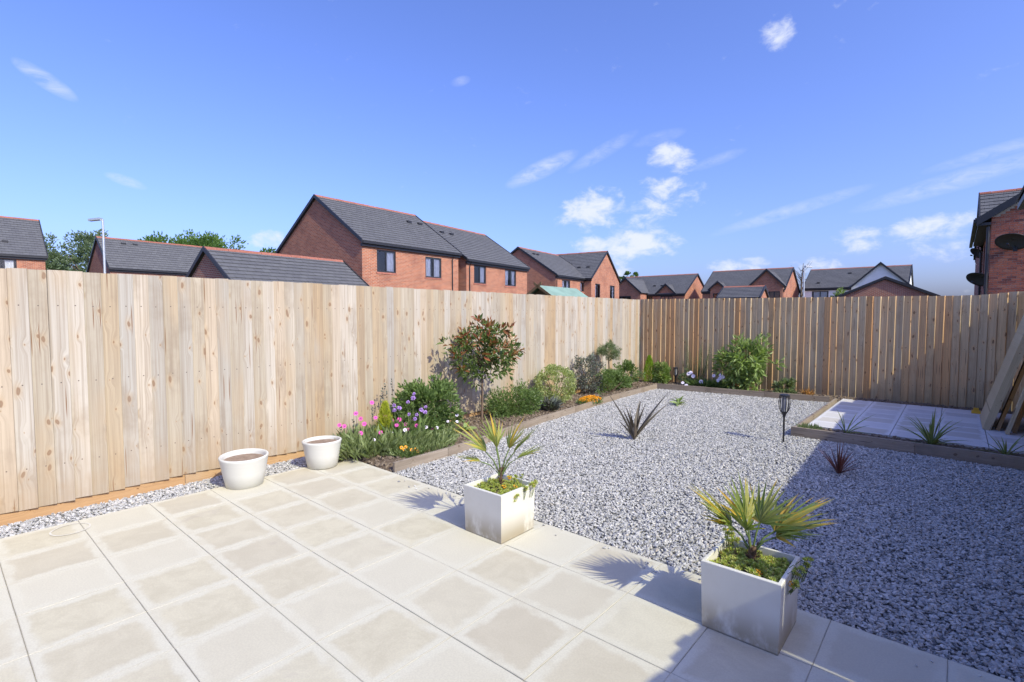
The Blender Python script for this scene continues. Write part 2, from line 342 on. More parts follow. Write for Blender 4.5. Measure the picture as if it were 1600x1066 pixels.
def pot_mat():
    t = NT('cream_glazed_pot'); co = t.coord(); s = t.sep(co); n = t.noise(t.map(co, (2, 2, 60)), 1, 3)
    c = t.mix(t.mr(n, .4, .7, 0, .2), (.60, .59, .54), (.53, .52, .46))
    c = t.mix(t.mr(s[2], .05, .0, 0, .35), c, (.45, .44, .35)); return t.out(c, .38, .4)
M['pot'] = pot_mat()

# ------------------------------------------------------------------ mesh helpers
class MB:
    def __init__(s): s.v = []; s.f = []; s.mi = []
    def face(s, pts, m=0):
        k = len(s.v); s.v += [tuple(p) for p in pts]; s.f.append(tuple(range(k, k + len(pts)))); s.mi.append(m)
    def box(s, x0, y0, z0, x1, y1, z1, m=0, mat=None):
        p = [Vector(q) for q in ((x0, y0, z0), (x1, y0, z0), (x1, y1, z0), (x0, y1, z0), (x0, y0, z1), (x1, y0, z1), (x1, y1, z1), (x0, y1, z1))]
        if mat is not None: p = [mat @ q for q in p]
        k = len(s.v); s.v += [tuple(q) for q in p]
        for f in ((0, 3, 2, 1), (4, 5, 6, 7), (0, 1, 5, 4), (1, 2, 6, 5), (2, 3, 7, 6), (3, 0, 4, 7)):
            s.f.append(tuple(k + i for i in f)); s.mi.append(m)
    def prism(s, poly, d, m=0):   # poly: list of 3d points, d: extrusion vector
        poly = [Vector(p) for p in poly]; d = Vector(d); k = len(s.v); n = len(poly)
        s.v += [tuple(p) for p in poly] + [tuple(p + d) for p in poly]
        s.f.append(tuple(reversed(range(k, k + n)))); s.mi.append(m)
        s.f.append(tuple(range(k + n, k + 2 * n))); s.mi.append(m)
        for i in range(n):
            j = (i + 1) % n; s.f.append((k + i, k + j, k + n + j, k + n + i)); s.mi.append(m)
    def tube(s, pts, rad, n=8, m=0, cap=True):
        pts = [Vector(p) for p in pts]; rs = rad if isinstance(rad, (list, tuple)) else [rad] * len(pts)
        k = len(s.v)
        for i, p in enumerate(pts):
            d = (pts[min(i + 1, len(pts) - 1)] - pts[max(i - 1, 0)]).normalized()
            a = d.orthogonal().normalized() if abs(d.z) < .99 else Vector((1, 0, 0)); b = d.cross(a).normalized(); a = b.cross(d)
            for j in range(n):
                t = 2 * math.pi * j / n; s.v.append(tuple(p + (a * math.cos(t) + b * math.sin(t)) * rs[i]))
        for i in range(len(pts) - 1):
            for j in range(n):
                q = (j + 1) % n; s.f.append((k + i * n + j, k + i * n + q, k + (i + 1) * n + q, k + (i + 1) * n + j)); s.mi.append(m)
        if cap:
            s.f.append(tuple(k + j for j in reversed(range(n)))); s.mi.append(m)
            s.f.append(tuple(k + (len(pts) - 1) * n + j for j in range(n))); s.mi.append(m)
    def lathe(s, prof, n=32, m=0, c=(0, 0, 0)):
        k = len(s.v)
        for r, z in prof:
            for j in range(n):
                t = 2 * math.pi * j / n; s.v.append((c[0] + r * math.cos(t), c[1] + r * math.sin(t), c[2] + z))
        for i in range(len(prof) - 1):
            for j in range(n):
                q = (j + 1) % n; s.f.append((k + i * n + j, k + i * n + q, k + (i + 1) * n + q, k + (i + 1) * n + j)); s.mi.append(m)
    def mesh(s, name, mats, uv=False, smooth=False):
        me = bpy.data.meshes.new(name); me.from_pydata(s.v, [], s.f)
        if not isinstance(mats, (list, tuple)): mats = [mats]
        for q in mats: me.materials.append(q)
        if len(mats) > 1: me.polygons.foreach_set('material_index', s.mi)
        if smooth: me.polygons.foreach_set('use_smooth', [True] * len(s.f))
        if uv:
            L = me.uv_layers.new(name='UVMap').data; me.update()
            for p in me.polygons:
                n = p.normal; t = Vector((0, 0, 1)).cross(n)
                t = t.normalized() if t.length > .05 else Vector((1, 0, 0)); b = n.cross(t)
                for li in p.loop_indices:
                    q = me.vertices[me.loops[li].vertex_index].co; L[li].uv = (q.dot(t), q.dot(b))
        me.update(); return me
    def build(s, name, mats, parent=None, uv=False, smooth=False, loc=None, label=None):
        return link(name, s.mesh(name, mats, uv, smooth), parent, loc, label)
def link(name, me, parent=None, loc=None, label=None, rot=None, scale=None):
    o = bpy.data.objects.new(name, me); COL.objects.link(o)
    if parent: o.parent = parent
    if loc is not None: o.location = loc
    if rot is not None: o.rotation_euler = rot
    if scale is not None: o.scale = scale
    if label: o['label'] = label
    return o
def tag(o, label=None, cat=None, group=None, kind=None):
    if label: o['label'] = label
    if cat: o['category'] = cat
    if group: o['group'] = group
    if kind: o['kind'] = kind
    return o
def thing(name, loc, label, cat, group=None, rz=0):
    o = bpy.data.objects.new(name, None); COL.objects.link(o); o.location = loc; o.rotation_euler = (0, 0, rz)
    o.empty_display_size = .1; return tag(o, label, cat, group)
def struct(name, mb, m, uv=False): return tag(mb.build(name, m, uv=uv), kind='structure')

# ------------------------------------------------------------------ ground
g = MB(); g.face([(-1500, -1500, -.12), (1500, -1500, -.12), (1500, 1500, -.12), (-1500, 1500, -.12)])
struct('ground', g, M['ground'])

EDGE = [(-4.02, 2.90), (-4.04, 3.6), (-4.12, 4.3), (-4.24, 5.0), (-4.33, 5.7), (-4.38, 6.5), (-4.46, 7.3), (-4.52, 8.1), (-4.55, 9.0), (-4.56, 9.72)]
BACK = [(-4.56, 9.72), (-3.6, 9.86), (-2.6, 9.99), (-1.60, 10.12)]
def fence_x(y): return -5.10 - (y - 0.3) * .0335       # the fence runs slightly outward towards the corner
def right_x(y): return 1.13 - (y - 2.0) * .045

gb = MB()
poly = EDGE + BACK[1:] + [(-1.52, 10.12), (-1.52, 7.04), (1.1, 6.9), (1.25, 2.88)]
gb.face([(x, y, -.02) for x, y in reversed(poly)][::1])
gb.face([(-5.12, -1.5, -.02), (-4.80, -1.5, -.02), (-4.80, 2.88, -.02), (-5.2, 2.88, -.02)])
me = gb.mesh('gravel', M['gravel_base'])
gravel = link('gravel', me); tag(gravel, kind='stuff')
bm = bmesh.new(); bm.from_mesh(me); bmesh.ops.triangulate(bm, faces=bm.faces)
for f in bm.faces:
    if f.normal.z < 0: f.normal_flip()
bm.to_mesh(me); bm.free()

def scatter(obj, density, size, flat, mat, base_mat, zlo, zhi, seed=1, kinds=5, amp=.5, join=True):
    ng = bpy.data.node_groups.new('scatter_chips', 'GeometryNodeTree')
    ng.interface.new_socket('Geometry', in_out='INPUT', socket_type='NodeSocketGeometry')
    ng.interface.new_socket('Geometry', in_out='OUTPUT', socket_type='NodeSocketGeometry')
    N, L = ng.nodes, ng.links
    gi = N.new('NodeGroupInput'); go = N.new('NodeGroupOutput')
    dp = N.new('GeometryNodeDistributePointsOnFaces'); dp.inputs['Density'].default_value = density; dp.inputs['Seed'].default_value = seed
    L.new(gi.outputs[0], dp.inputs['Mesh'])
    g2i = N.new('GeometryNodeGeometryToInstance')
    for k in range(kinds):
        ico = N.new('GeometryNodeMeshIcoSphere'); ico.inputs['Subdivisions'].default_value = 1 ; ico.inputs['Radius'].default_value = size
        rv = N.new('FunctionNodeRandomValue'); rv.data_type = 'FLOAT_VECTOR'; a = size * amp
        rv.inputs[0].default_value = (-a, -a, -a); rv.inputs[1].default_value = (a, a, a); rv.inputs['Seed'].default_value = seed * 10 + k
        sp = N.new('GeometryNodeSetPosition'); L.new(ico.outputs['Mesh'], sp.inputs['Geometry']); L.new(rv.outputs[0], sp.inputs['Offset'])
        tr = N.new('GeometryNodeTransform'); tr.inputs['Scale'].default_value = (1.15, .85, flat); L.new(sp.outputs[0], tr.inputs[0])
        sm = N.new('GeometryNodeSetMaterial'); sm.inputs['Material'].default_value = mat; L.new(tr.outputs[0], sm.inputs[0])
        L.new(sm.outputs[0], g2i.inputs[0])
    io = N.new('GeometryNodeInstanceOnPoints'); io.inputs['Pick Instance'].default_value = True
    ii = N.new('FunctionNodeRandomValue'); ii.data_type = 'INT'; ii.inputs['Min'].default_value = 0; ii.inputs['Max'].default_value = kinds - 1
    ii.inputs['Seed'].default_value = 3
    outi = [o for o in ii.outputs if o.enabled][0]; L.new(outi, io.inputs['Instance Index'])
    rr = N.new('FunctionNodeRandomValue'); rr.data_type = 'FLOAT_VECTOR'; rr.inputs[0].default_value = (-.7, -.7, 0); rr.inputs[1].default_value = (.7, .7, 6.283)
    rs = N.new('FunctionNodeRandomValue'); rs.data_type = 'FLOAT'; rs.inputs[2].default_value = .6; rs.inputs[3].default_value = 1.35; rs.inputs['Seed'].default_value = 8
    L.new(dp.outputs['Points'], io.inputs['Points']); L.new(g2i.outputs[0], io.inputs['Instance']); L.new(rr.outputs[0], io.inputs['Rotation']); L.new([o for o in rs.outputs if o.enabled][0], io.inputs['Scale'])
    tz = N.new('FunctionNodeRandomValue'); tz.data_type = 'FLOAT_VECTOR'; tz.inputs[0].default_value = (0, 0, zlo); tz.inputs[1].default_value = (0, 0, zhi); tz.inputs['Seed'].default_value = 5
    ti = N.new('GeometryNodeTranslateInstances'); L.new(io.outputs[0], ti.inputs[0]); L.new(tz.outputs[0], ti.inputs['Translation']); ti.inputs['Local Space'].default_value = False
    jn = N.new('GeometryNodeJoinGeometry'); L.new(ti.outputs[0], jn.inputs[0])
    if join: L.new(gi.outputs[0], jn.inputs[0])
    L.new(jn.outputs[0], go.inputs[0])
    md = obj.modifiers.new('chips', 'NODES'); md.node_group = ng
scatter(gravel, 5200, .0092, .55, M['stone'], None, .002, .014)

sc_ = MB(); sc_.face([(-3.9, 2.70, .001), (1.0, 2.70, .001), (1.0, 2.868, .001), (-3.9, 2.868, .001)])
stray = link('stray_chips', sc_.mesh('stray_chips', M['stone'])); tag(stray, kind='stuff'); scatter(stray, 70, .0085, .55, M['stone'], None, .001, .004, seed=44, join=False)
# patio bed and slabs
pb = MB(); pb.face([(-4.80, -1.6, -.008), (1.4, -1.6, -.008), (1.4, 2.87, -.008), (-4.80, 2.87, -.008)])
patio = struct('patio', pb, M['joint'])
def slab_mesh(name, w, d, h, m):
    b = MB(); c = .0018; a, e = w / 2, d / 2
    top = [(-a + c, -e + c, 0), (a - c, -e + c, 0), (a - c, e - c, 0), (-a + c, e - c, 0)]
    mid = [(-a, -e, -c), (a, -e, -c), (a, e, -c), (-a, e, -c)]; low = [(x, y, -h) for x, y, _ in mid]
    b.face(top)
    for i in range(4):
        j = (i + 1) % 4; b.face([mid[i], mid[j], top[j], top[i]]); b.face([low[i], low[j], mid[j], mid[i]])
    return b.mesh(name, m)
sm = slab_mesh('slab', .4358, .4356, .04, M['slab'])
PX, PY = .437, .4375
for i in range(-8, 6):
    for j in range(-5, 6):
        x0 = -1.292 + PX * i; y0 = .685 + PY * (j - 1) + .0
        if y0 + PY > 2.9: continue
        link('slab', sm, patio, (x0 + PX / 2, y0 + PY / 2, RU(-.0012, .0012)), rot=(RU(-.002, .002), RU(-.002, .002), random.choice((0, 2)) * math.pi / 2))
b = MB(); b.lathe([(.100, .0016), (.106, .0020), (.112, .0016)], 40)
b.build('pot_ring', plain('pale_ring_stain', (.58, .55, .47), .8, .1, 30), patio, loc=(-4.62, .62, .001))

# upper patio beyond the timber edging
ub = MB(); ub.box(-1.47, 7.52, -.02, .95, 10.32, .03)
upper = struct('upper_patio', ub, M['joint'])
sg = slab_mesh('slab', .4325, .4325, .03, M['slab_grey'])
for i in range(-1, 5):
    for j in range(0, 7):
        x0 = -1.43 + .437 * (i + 1) - .01
        if x0 + .42 > right_x(9): continue
        y0 = 7.54 + j * .396
        link('slab', sg, upper, (x0 + .2185, y0 + .198, .052 + RU(-.001, .001)), rot=(0, 0, random.choice((0, 2)) * math.pi / 2), scale=(.997, .908, 1))

# soil beds
def sheet(name, A, B, nu, nv, z, amp, m):
    def at(P, t):
        L = [0]
        for a, c in zip(P, P[1:]): L.append(L[-1] + math.dist(a, c))
        q = t * L[-1]
        for i in range(len(P) - 1):
            if q <= L[i + 1] + 1e-9:
                k = (q - L[i]) / (L[i + 1] - L[i]); return (P[i][0] + (P[i + 1][0] - P[i][0]) * k, P[i][1] + (P[i + 1][1] - P[i][1]) * k)
        return P[-1]
    b = MB()
    for i in range(nu + 1):
        a = at(A, i / nu); c = at(B, i / nu)
        for j in range(nv + 1):
            k = j / nv; e = math.sin(math.pi * min(max(k, 0), 1)) ** .5 * min(1, i / 2, (nu - i) / 2)
            b.v.append((a[0] + (c[0] - a[0]) * k, a[1] + (c[1] - a[1]) * k, z + RU(-amp, amp) * e + .02 * e - (.06 if i in (0, nu) or j in (0, nv) else 0)))
    for i in range(nu):
        for j in range(nv):
            q = i * (nv + 1) + j; b.f.append((q, q + 1, q + nv + 2, q + nv + 1)); b.mi.append(0)
    me = b.mesh(name, m, smooth=True); bm = bmesh.new(); bm.from_mesh(me)
    if sum(f.normal.z for f in bm.faces) < 0:
        for f in bm.faces: f.normal_flip()
    bm.to_mesh(me); bm.free(); return tag(link(name, me), kind='structure')
fe = [(fence_x(y) - .02, y) for y in (2.86, 4.3, 5.7, 7.3, 9, 10.7)]
s1 = sheet('soil_bed', [(-4.03, 2.86)] + EDGE[1:] + [(-4.56, 10.7)], fe, 110, 12, .02, .014, M['soil'])
s2 = sheet('soil_bed', [(-4.6, 9.74)] + BACK[1:] + [(.95, 10.34)], [(-4.6, 10.75), (.95, 10.75)], 80, 12, .02, .014, M['soil'])
s3 = sheet('soil_strip', [(-1.49, 7.08), (.97, 7.04)], [(-1.49, 7.52), (.97, 7.52)], 60, 6, .035, .01, M['soil'])
for i, (s_, dn) in enumerate(((s1, 420), (s2, 420), (s3, 300))):
    cl = link('soil_clods', s_.data.copy()); tag(cl, kind='stuff'); cl.location = (0, 0, -.003)
    cl.data.materials.clear(); cl.data.materials.append(M['soil'])
    scatter(cl, dn, .017, .7, M['clod'], None, .0, .012, seed=20 + i, kinds=4, join=False)

# ------------------------------------------------------------------ fences
def board_mesh(w, h, t0, t1, m, ch=.014):
    """feather-edge board: local x along the fence, -y is the show face, thick edge at +x, length along z"""
    b = MB(); c = .002
    p = [(0, -t0), (w - ch, -t1), (w - .001, -.003), (w, 0), (0, 0)]
    b.prism([(x, y, 0) for x, y in p], (0, 0, h)); return b.mesh('fence_board', m)
def fence(name, label, p0, p1, m, zb, zt, pitch, group=None, top=None, ch=.014):
    p0, p1 = Vector(p0), Vector(p1); d = p1 - p0; L = d.length; ang = math.atan2(d.y, d.x)
    root = thing(name, (p0.x, p0.y, 0), label, 'fence', group, ang)
    vs = [board_mesh(w, 1.0, .007, t, m, ch * RU(.8, 1.2)) for w, t in ((pitch * 1.04, .022), (pitch * 1.03, .025), (pitch * 1.05, .020), (pitch * 1.04, .028))]
    n = int(L / pitch)
    for i in range(n):
        x = i * pitch; k = x / L
        zt_ = (top(x) if top else zt) + RU(-.004, .004); zb_ = zb + RU(-.008, .008)
        link('fence_board', random.choice(vs), root, (x, RU(-.002, .002), zb_), rot=(RU(-.002, .002), RU(-.0025, .0025), 0), scale=(1, 1, zt_ - zb_))
    r = MB(); r.box(0, .012, .30, L, .05, .38); r.box(0, .012, .92, L, .05, 1.0); r.box(0, .012, 1.5, L, .05, 1.58); r.build('rail', m, root)
    return root, L
# left boundary: pale, facing +x, running away from the viewer
lf, L = fence('board_fence', 'long pale weathered board fence along the left side behind the shrubs and round pots', (fence_x(-1.6), -1.6), (fence_x(10.72), 10.72), M['fence_pale'], .075, 1.825, .1055, ch=.006)
x = 0; bmh = None
gbm = MB(); gbm.box(-.01, -.010, 0, .01, .01, 1)
n = 8
for k in range(n):
    o = MB(); o.box(-.07, .0, 0, .075, .022, L / n - .004); me = o.mesh('gravel_board', M['gravel_board'])
    q = link('gravel_board', me, lf, (k * L / n, .001, .01)); q.rotation_euler = (0, R(90), 0)
# back boundary
bx0, bx1 = fence_x(10.7) + .01, 1.25
def back_top(x):
    X = bx0 + x
    return 1.835 - .008 * (X + 5.4) if X < .15 else (1.795 + .045 * min(1, (X - .15) / .5))
bf, L2 = fence('board_fence', 'brown board fence across the far end of the garden with sunlit board edges', (bx0, 10.70), (bx1, 10.70), M['fence_dark'], .03, 1.82, .1035, top=back_top)
for k in range(5):
    o = MB(); o.box(-.06, 0, 0, .06, .022, L2 / 5 - .004); me = o.mesh('gravel_board', M['fence_dark'])
    q = link('gravel_board', me, bf, (k * L2 / 5, .002, .0)); q.rotation_euler = (0, R(90), 0)
# right boundary, just outside the picture: its board tops throw the stepped shadow
def right_top(x): return 1.83
rf, L3 = fence('board_fence', 'board fence on the right whose stepped top edge throws the shadow over the gravel', (right_x(10.67), 10.67), (right_x(2.33), 2.33), M['fence_dark'], .03, 1.82, .1055)
rf2, L4 = fence('board_fence', 'lower nearest board fence run whose stepped shadow crosses the paving slabs', (right_x(2.2), 2.30), (right_x(-1.2), -1.2), M['fence_dark'], .03, 1.76, .1055, top=lambda x: 1.765 + RU(-.022, .022))
pm = MB(); pm.box(-.05, -.05, 0, .05, .05, 1.93)
post = pm.build('fence_post', M['fence_dark'], loc=(right_x(2.3) + .0, 2.36, 0)); tag(post, 'square timber fence post at the step in the shadow-casting fence', 'post')

# timber edging
def edging(label, pts, h, th=.028, z0=-.02, grp='timber garden edgings'):
    root = thing('timber_edging', (pts[0][0], pts[0][1], 0), label, 'edging', grp)
    for a, c in zip(pts, pts[1:]):
        d = Vector((c[0] - a[0], c[1] - a[1])); L = d.length
        b = MB(); b.box(0, -th / 2, 0, h, th / 2, L - .003)      # long side on z for the grain
        o = link('edging_board', b.mesh('edging_board', M['edging']), root, (a[0] - pts[0][0], a[1] - pts[0][1], z0 + h + RU(-.004, .004)))
        zdir = Vector((d.x, d.y, 0)).normalized(); xdir = Vector((0, 0, -1)); ydir = zdir.cross(xdir)
        o.rotation_euler = Matrix((xdir, ydir, zdir)).transposed().to_euler()
    return root
edging('curved grey board edging between the left flower bed and the gravel', EDGE, .105)
edging('straight board edging in front of the far flower bed and leafy shrub', BACK, .115, .03)
edging('thin dark board edging along the side of the raised corner patio', [(-1.50, 10.08), (-1.50, 7.07)], .105, .03)
edging('grey board edging in front of the spiky plants and raised corner patio', [(-1.515, 7.04), (-.3, 7.02), (.98, 6.97)], .125, .035)

# ------------------------------------------------------------------ houses
def wall_panel(b, o, u, n, w, z0, z1, holes, depth=.09, m=0):
    """vertical rectangle from point o along u (width w), outward normal n, with rectangular openings (u0,z0,u1,z1)"""
    us = sorted({0, w, *[h[0] for h in holes], *[h[2] for h in holes]}); zs = sorted({z0, z1, *[h[1] for h in holes], *[h[3] for h in holes]})
    P = lambda a, z, d=0.0: Vector((o[0] + u[0] * a - n[0] * d, o[1] + u[1] * a - n[1] * d, z))
    fl = (u[0] * n[1] - u[1] * n[0]) > 0
    for a0, a1 in zip(us, us[1:]):
        for c0, c1 in zip(zs, zs[1:]):
            am, cm = (a0 + a1) / 2, (c0 + c1) / 2
            if any(h[0] < am < h[2] and h[1] < cm < h[3] for h in holes): continue
            q = [P(a0, c0), P(a1, c0), P(a1, c1), P(a0, c1)]; b.face(q[::-1] if fl else q, m)
    for h in holes:
        for (a, c, a2, c2) in ((h[0], h[1], h[2], h[1]), (h[2], h[1], h[2], h[3]), (h[2], h[3], h[0], h[3]), (h[0], h[3], h[0], h[1])):
            b.face([P(a, c), P(a2, c2), P(a2, c2, depth), P(a, c, depth)], m)
def window(parent, o, u, n, a0, z0, a1, z1, split=1, curtain=None, label=None, sill=True):
    u = Vector((u[0], u[1], 0)); n = Vector((n[0], n[1], 0)); O = Vector((o[0], o[1], 0))
    mat = Matrix((u, -n, Vector((0, 0, 1)))).transposed().to_4x4(); mat.translation = O + u * a0 + Vector((0, 0, z0))
    w, h = a1 - a0, z1 - z0; t = .075 if w > .7 else .06
    b = MB(); y0, y1 = .03, .085
    b.box(0, y0, 0, w, y1, t, mat=mat); b.box(0, y0, h - t, w, y1, h, mat=mat)
    b.box(0, y0, t, t, y1, h - t, mat=mat); b.box(w - t, y0, t, w, y1, h - t, mat=mat)
    for k in range(1, split + 1):
        x = w * k / (split + 1); b.box(x - t * .55, y0, t, x + t * .55, y1, h - t, mat=mat)
    win = b.build('window', M['frame'], parent, label=label)
    for k in range(split + 1):
        xa = w * k / (split + 1) + t * .5; xb = w * (k + 1) / (split + 1) - t * .5
        g = MB(); g.face([mat @ Vector(q) for q in ((xa, .06, t), (xb, .06, t), (xb, .06, h - t), (xa, .06, h - t))]); g.build('pane', M['glass'], win)
    g = MB(); g.face([mat @ Vector(q) for q in ((0, .6, 0), (w, .6, 0), (w, .6, h), (0, .6, h))])
    for q in (((0, .09, 0), (0, .6, 0), (0, .6, h), (0, .09, h)), ((w, .09, 0), (w, .6, 0), (w, .6, h), (w, .09, h)), ((0, .09, 0), (w, .09, 0), (w, .6, 0), (0, .6, 0)), ((0, .09, h), (w, .09, h), (w, .6, h), (0, .6, h))):
        g.face([mat @ Vector(p) for p in q])
    g.build('room_behind', M['inside'], win)
    for c in curtain or ():
        xa, xb, lean = c; g = MB(); N = 9
        for k in range(N):
            q0, q1 = k / N, (k + 1) / N; f = lambda q, z: mat @ Vector((xa * w + (xb - xa) * w * q + lean * w * (1 - z / h) * .0 + lean * w * (z / h), .14 + .03 * math.sin(q * 19 + xa * 7), z))
            g.face([f(q0, t), f(q1, t), f(q1, h - t), f(q0, h - t)])
        g.build('curtain', M['curtain'], win)
    if sill:
        s = MB(); s.box(-.06, -.03, -.10, w + .06, .09, -.002, mat=mat); s.build('sill', M['sill'], win)
    return win

def ridge_tiles(parent, p0, p1, m, ln=.45):
    p0, p1 = Vector(p0), Vector(p1); d = p1 - p0; L = d.length; n = max(1, round(L / ln)); s = L / n
    b = MB()
    prof = [(-.13, -.09), (-.09, -.01), (0, .035), (.09, -.01), (.13, -.09)]
    b.prism([(0, x, z) for x, z in prof], (s - .012, 0, 0)); me = b.mesh('ridge_tile', m)
    ang = math.atan2(d.y, d.x)
    for i in range(n): link('ridge_tile', me, parent, p0 + d * (i / n) + Vector((0, 0, .03 + RU(-.006, .006))), rot=(0, 0, ang))

def slope(b, A, B, C, D, course=.30, th=.035, m=0):
    """stepped tile courses on a roof plane; A,B along the eave, D,C along the ridge (A->D and B->C go up)"""
    A, B, C, D = map(Vector, (A, B, C, D)); h = ((D - A).length + (C - B).length) / 2; n = max(2, round(h / course))
    nrm = (B - A).cross(D - A).normalized()
    if nrm.z < 0: nrm = -nrm
    for i in range(n):
        l0, l1 = A.lerp(D, i / n), A.lerp(D, (i + 1) / n); r0, r1 = B.lerp(C, i / n), B.lerp(C, (i + 1) / n)
        q = [l0 + nrm * th, r0 + nrm * th, r1 + nrm * .006, l1 + nrm * .006]
        f = (q[1] - q[0]).cross(q[3] - q[0]).z > 0
        b.face(q if f else q[::-1], m)
        k = [l0, r0, r0 + nrm * th, l0 + nrm * th]; b.face(k if f else k[::-1], m)
    # underside, so that the roof is solid seen from below
    q = [A, B, C, D]; b.face([p - nrm * .05 for p in q], m)

def house(name, label, x, y, th, L, Wd, ze, zr, front=(), gable0=(), gableL=(), left_ext=0.0, brick='brick', ridge='ridge', og=.22, oe=.30, grp=None, wings=(), wall_m=None, vents=(), pipes=(), cat='house', back=True):
    """local x along the ridge, y from the front eave to the rear eave; openings: (u0, z0, u1, z1, split, curtains)"""
    root = thing(name, (x, y, 0), label, cat, grp, R(th))
    wm = wall_m or M[brick]; oh = oe; k = (zr - ze) / (Wd / 2)
    # eave points were measured at the gutter: pull the walls in from it
    y0, y1 = oh * .6, Wd - oh * .6; xa, xb = og * .5 - left_ext, L - og * .5; zw = ze + k * oh * .6 - .12; zr_ = zr - .15
    b = MB()
    wall_panel(b, (xa, y0), (1, 0), (0, -1), xb - xa, -.1, zw, [(h[0] - xa, h[1], h[2] - xa, h[3]) for h in front])
    wall_panel(b, (xb, y0), (0, 1), (1, 0), y1 - y0, -.1, zw, [(h[0] - y0, h[1], h[2] - y0, h[3]) for h in gableL])
    wall_panel(b, (xa, y1), (0, -1), (-1, 0), y1 - y0, -.1, zw, [(y1 - h[2], h[1], y1 - h[0], h[3]) for h in gable0])
    b.face([(xa, y1, -.1), (xa, y1, zw), (xb, y1, zw), (xb, y1, -.1)])
    ym = (y0 + y1) / 2
    b.face([(xb, y0, zw), (xb, y1, zw), (xb, ym, zr_)]); b.face([(xa, y1, zw), (xa, y0, zw), (xa, ym, zr_)])
    b.build('wall', wm, root, uv=True)
    for h in front: window(root, (0, y0), (1, 0), (0, -1), *h[:4], split=h[4], curtain=h[5])
    for h in gableL: window(root, (xb, 0), (0, 1), (1, 0), *h[:4], split=h[4], curtain=h[5])
    for h in gable0: window(root, (xa, y1 + y1 * 0), (0, -1), (-1, 0), y1 - h[2], h[1], y1 - h[0], h[3], split=h[4], curtain=h[5])
    r = MB(); X0, X1 = -left_ext, L
    slope(r, (X0, 0, ze), (X1, 0, ze), (X1, Wd / 2, zr), (X0, Wd / 2, zr))
    slope(r, (X0, Wd, ze), (X1, Wd, ze), (X1, Wd / 2, zr), (X0, Wd / 2, zr))
    roof = r.build('roof', M['tile'], root, uv=True)
    ridge_tiles(roof, (X0, Wd / 2, zr), (X1, Wd / 2, zr), M[ridge])
    for vx, vy in vents:
        v = MB(); z = ze + k * vy; v.box(vx, vy - .08, z, vx + .32, vy + .10, z + .13); v.build('roof_vent', M['black'], roof)
    for X in (X0 - .03, X1 - .01):      # dry verge trim
        for s in (0, 1):
            v = MB(); ya, yb = (0, Wd / 2) if s == 0 else (Wd, Wd / 2)
            v.prism([(X, ya, ze - .12), (X, ya, ze + .07), (X, yb, zr + .07), (X, yb, zr - .12)], (.06, 0, 0)); v.build('verge', M['black'], root)
    for s in (0, 1):
        ye = -.06 if s == 0 else Wd - .05
        f = MB(); f.box(X0 + .03, ye, ze - .13, X1 - .03, ye + .11, ze - .015); f.build('gutter', M['black'], root)
        f = MB(); yy = (.06, y0 + .02) if s == 0 else (y1 - .02, Wd - .06)
        f.box(X0 + .04, yy[0], ze - .27, X1 - .04, yy[1], ze - .13); f.build('fascia', M['black'], root)
    for px in pipes:
        f = MB(); f.tube([(px, -.02, ze - .1), (px, y0 - .05, ze - .45), (px, y0 - .05, 0)], .034, 8); f.build('downpipe', M['black'], root)
    # gable wings that come out of the front slope: (centre, width, eave z, ridge z, depth in front, windows, wall material)
    for (c, w, wze, wzr, dp, wins, wmat) in wings:
        b = MB(); f = y0 - dp
        rise = wzr - wze; far = Wd / 2 * min(1, (wzr - ze) / (zr - ze)); ye2 = max(y0, Wd / 2 * (wze - ze) / (zr - ze) + .0)
        a0, a1 = c - w / 2 + .22, c + w / 2 - .22; zw2 = wze + rise * (.22 / (w / 2)) - .1
        wall_panel(b, (a0, f), (1, 0), (0, -1), a1 - a0, -.1, zw2, [(h[0] - a0, h[1], h[2] - a0, h[3]) for h in wins])
        b.face([(a0, f, zw2), (a1, f, zw2), (c, f, wzr - .12)])
        b.face([(a0, y0 + .01, -.1), (a0, f, -.1), (a0, f, zw2), (a0, y0 + .01, zw2)]); b.face([(a1, f, -.1), (a1, y0 + .01, -.1), (a1, y0 + .01, zw2), (a1, f, zw2)])
        b.build('gable_wall', wmat or wm, root, uv=True)
        for h in wins: window(root, (0, f), (1, 0), (0, -1), *h[:4], split=h[4], curtain=h[5])
        r = MB(); q = f - .2
        for sx in (-1, 1):
            slope(r, (c + sx * w / 2, q, wze), (c + sx * w / 2, ye2, wze), (c, far, wzr), (c, q, wzr))
        rr = r.build('gable_roof', M['tile'], root, uv=True); ridge_tiles(rr, (c, q, wzr), (c, far, wzr), M['ridge_grey'])
        for sx in (-1, 1):
            v = MB(); v.prism([(c + sx * w / 2, q - .03, wze - .14), (c + sx * w / 2, q - .03, wze + .09), (c, q - .03, wzr + .10), (c, q - .03, wzr - .13)], (0, .06, 0)); v.build('verge', M['black'], root)
    return root

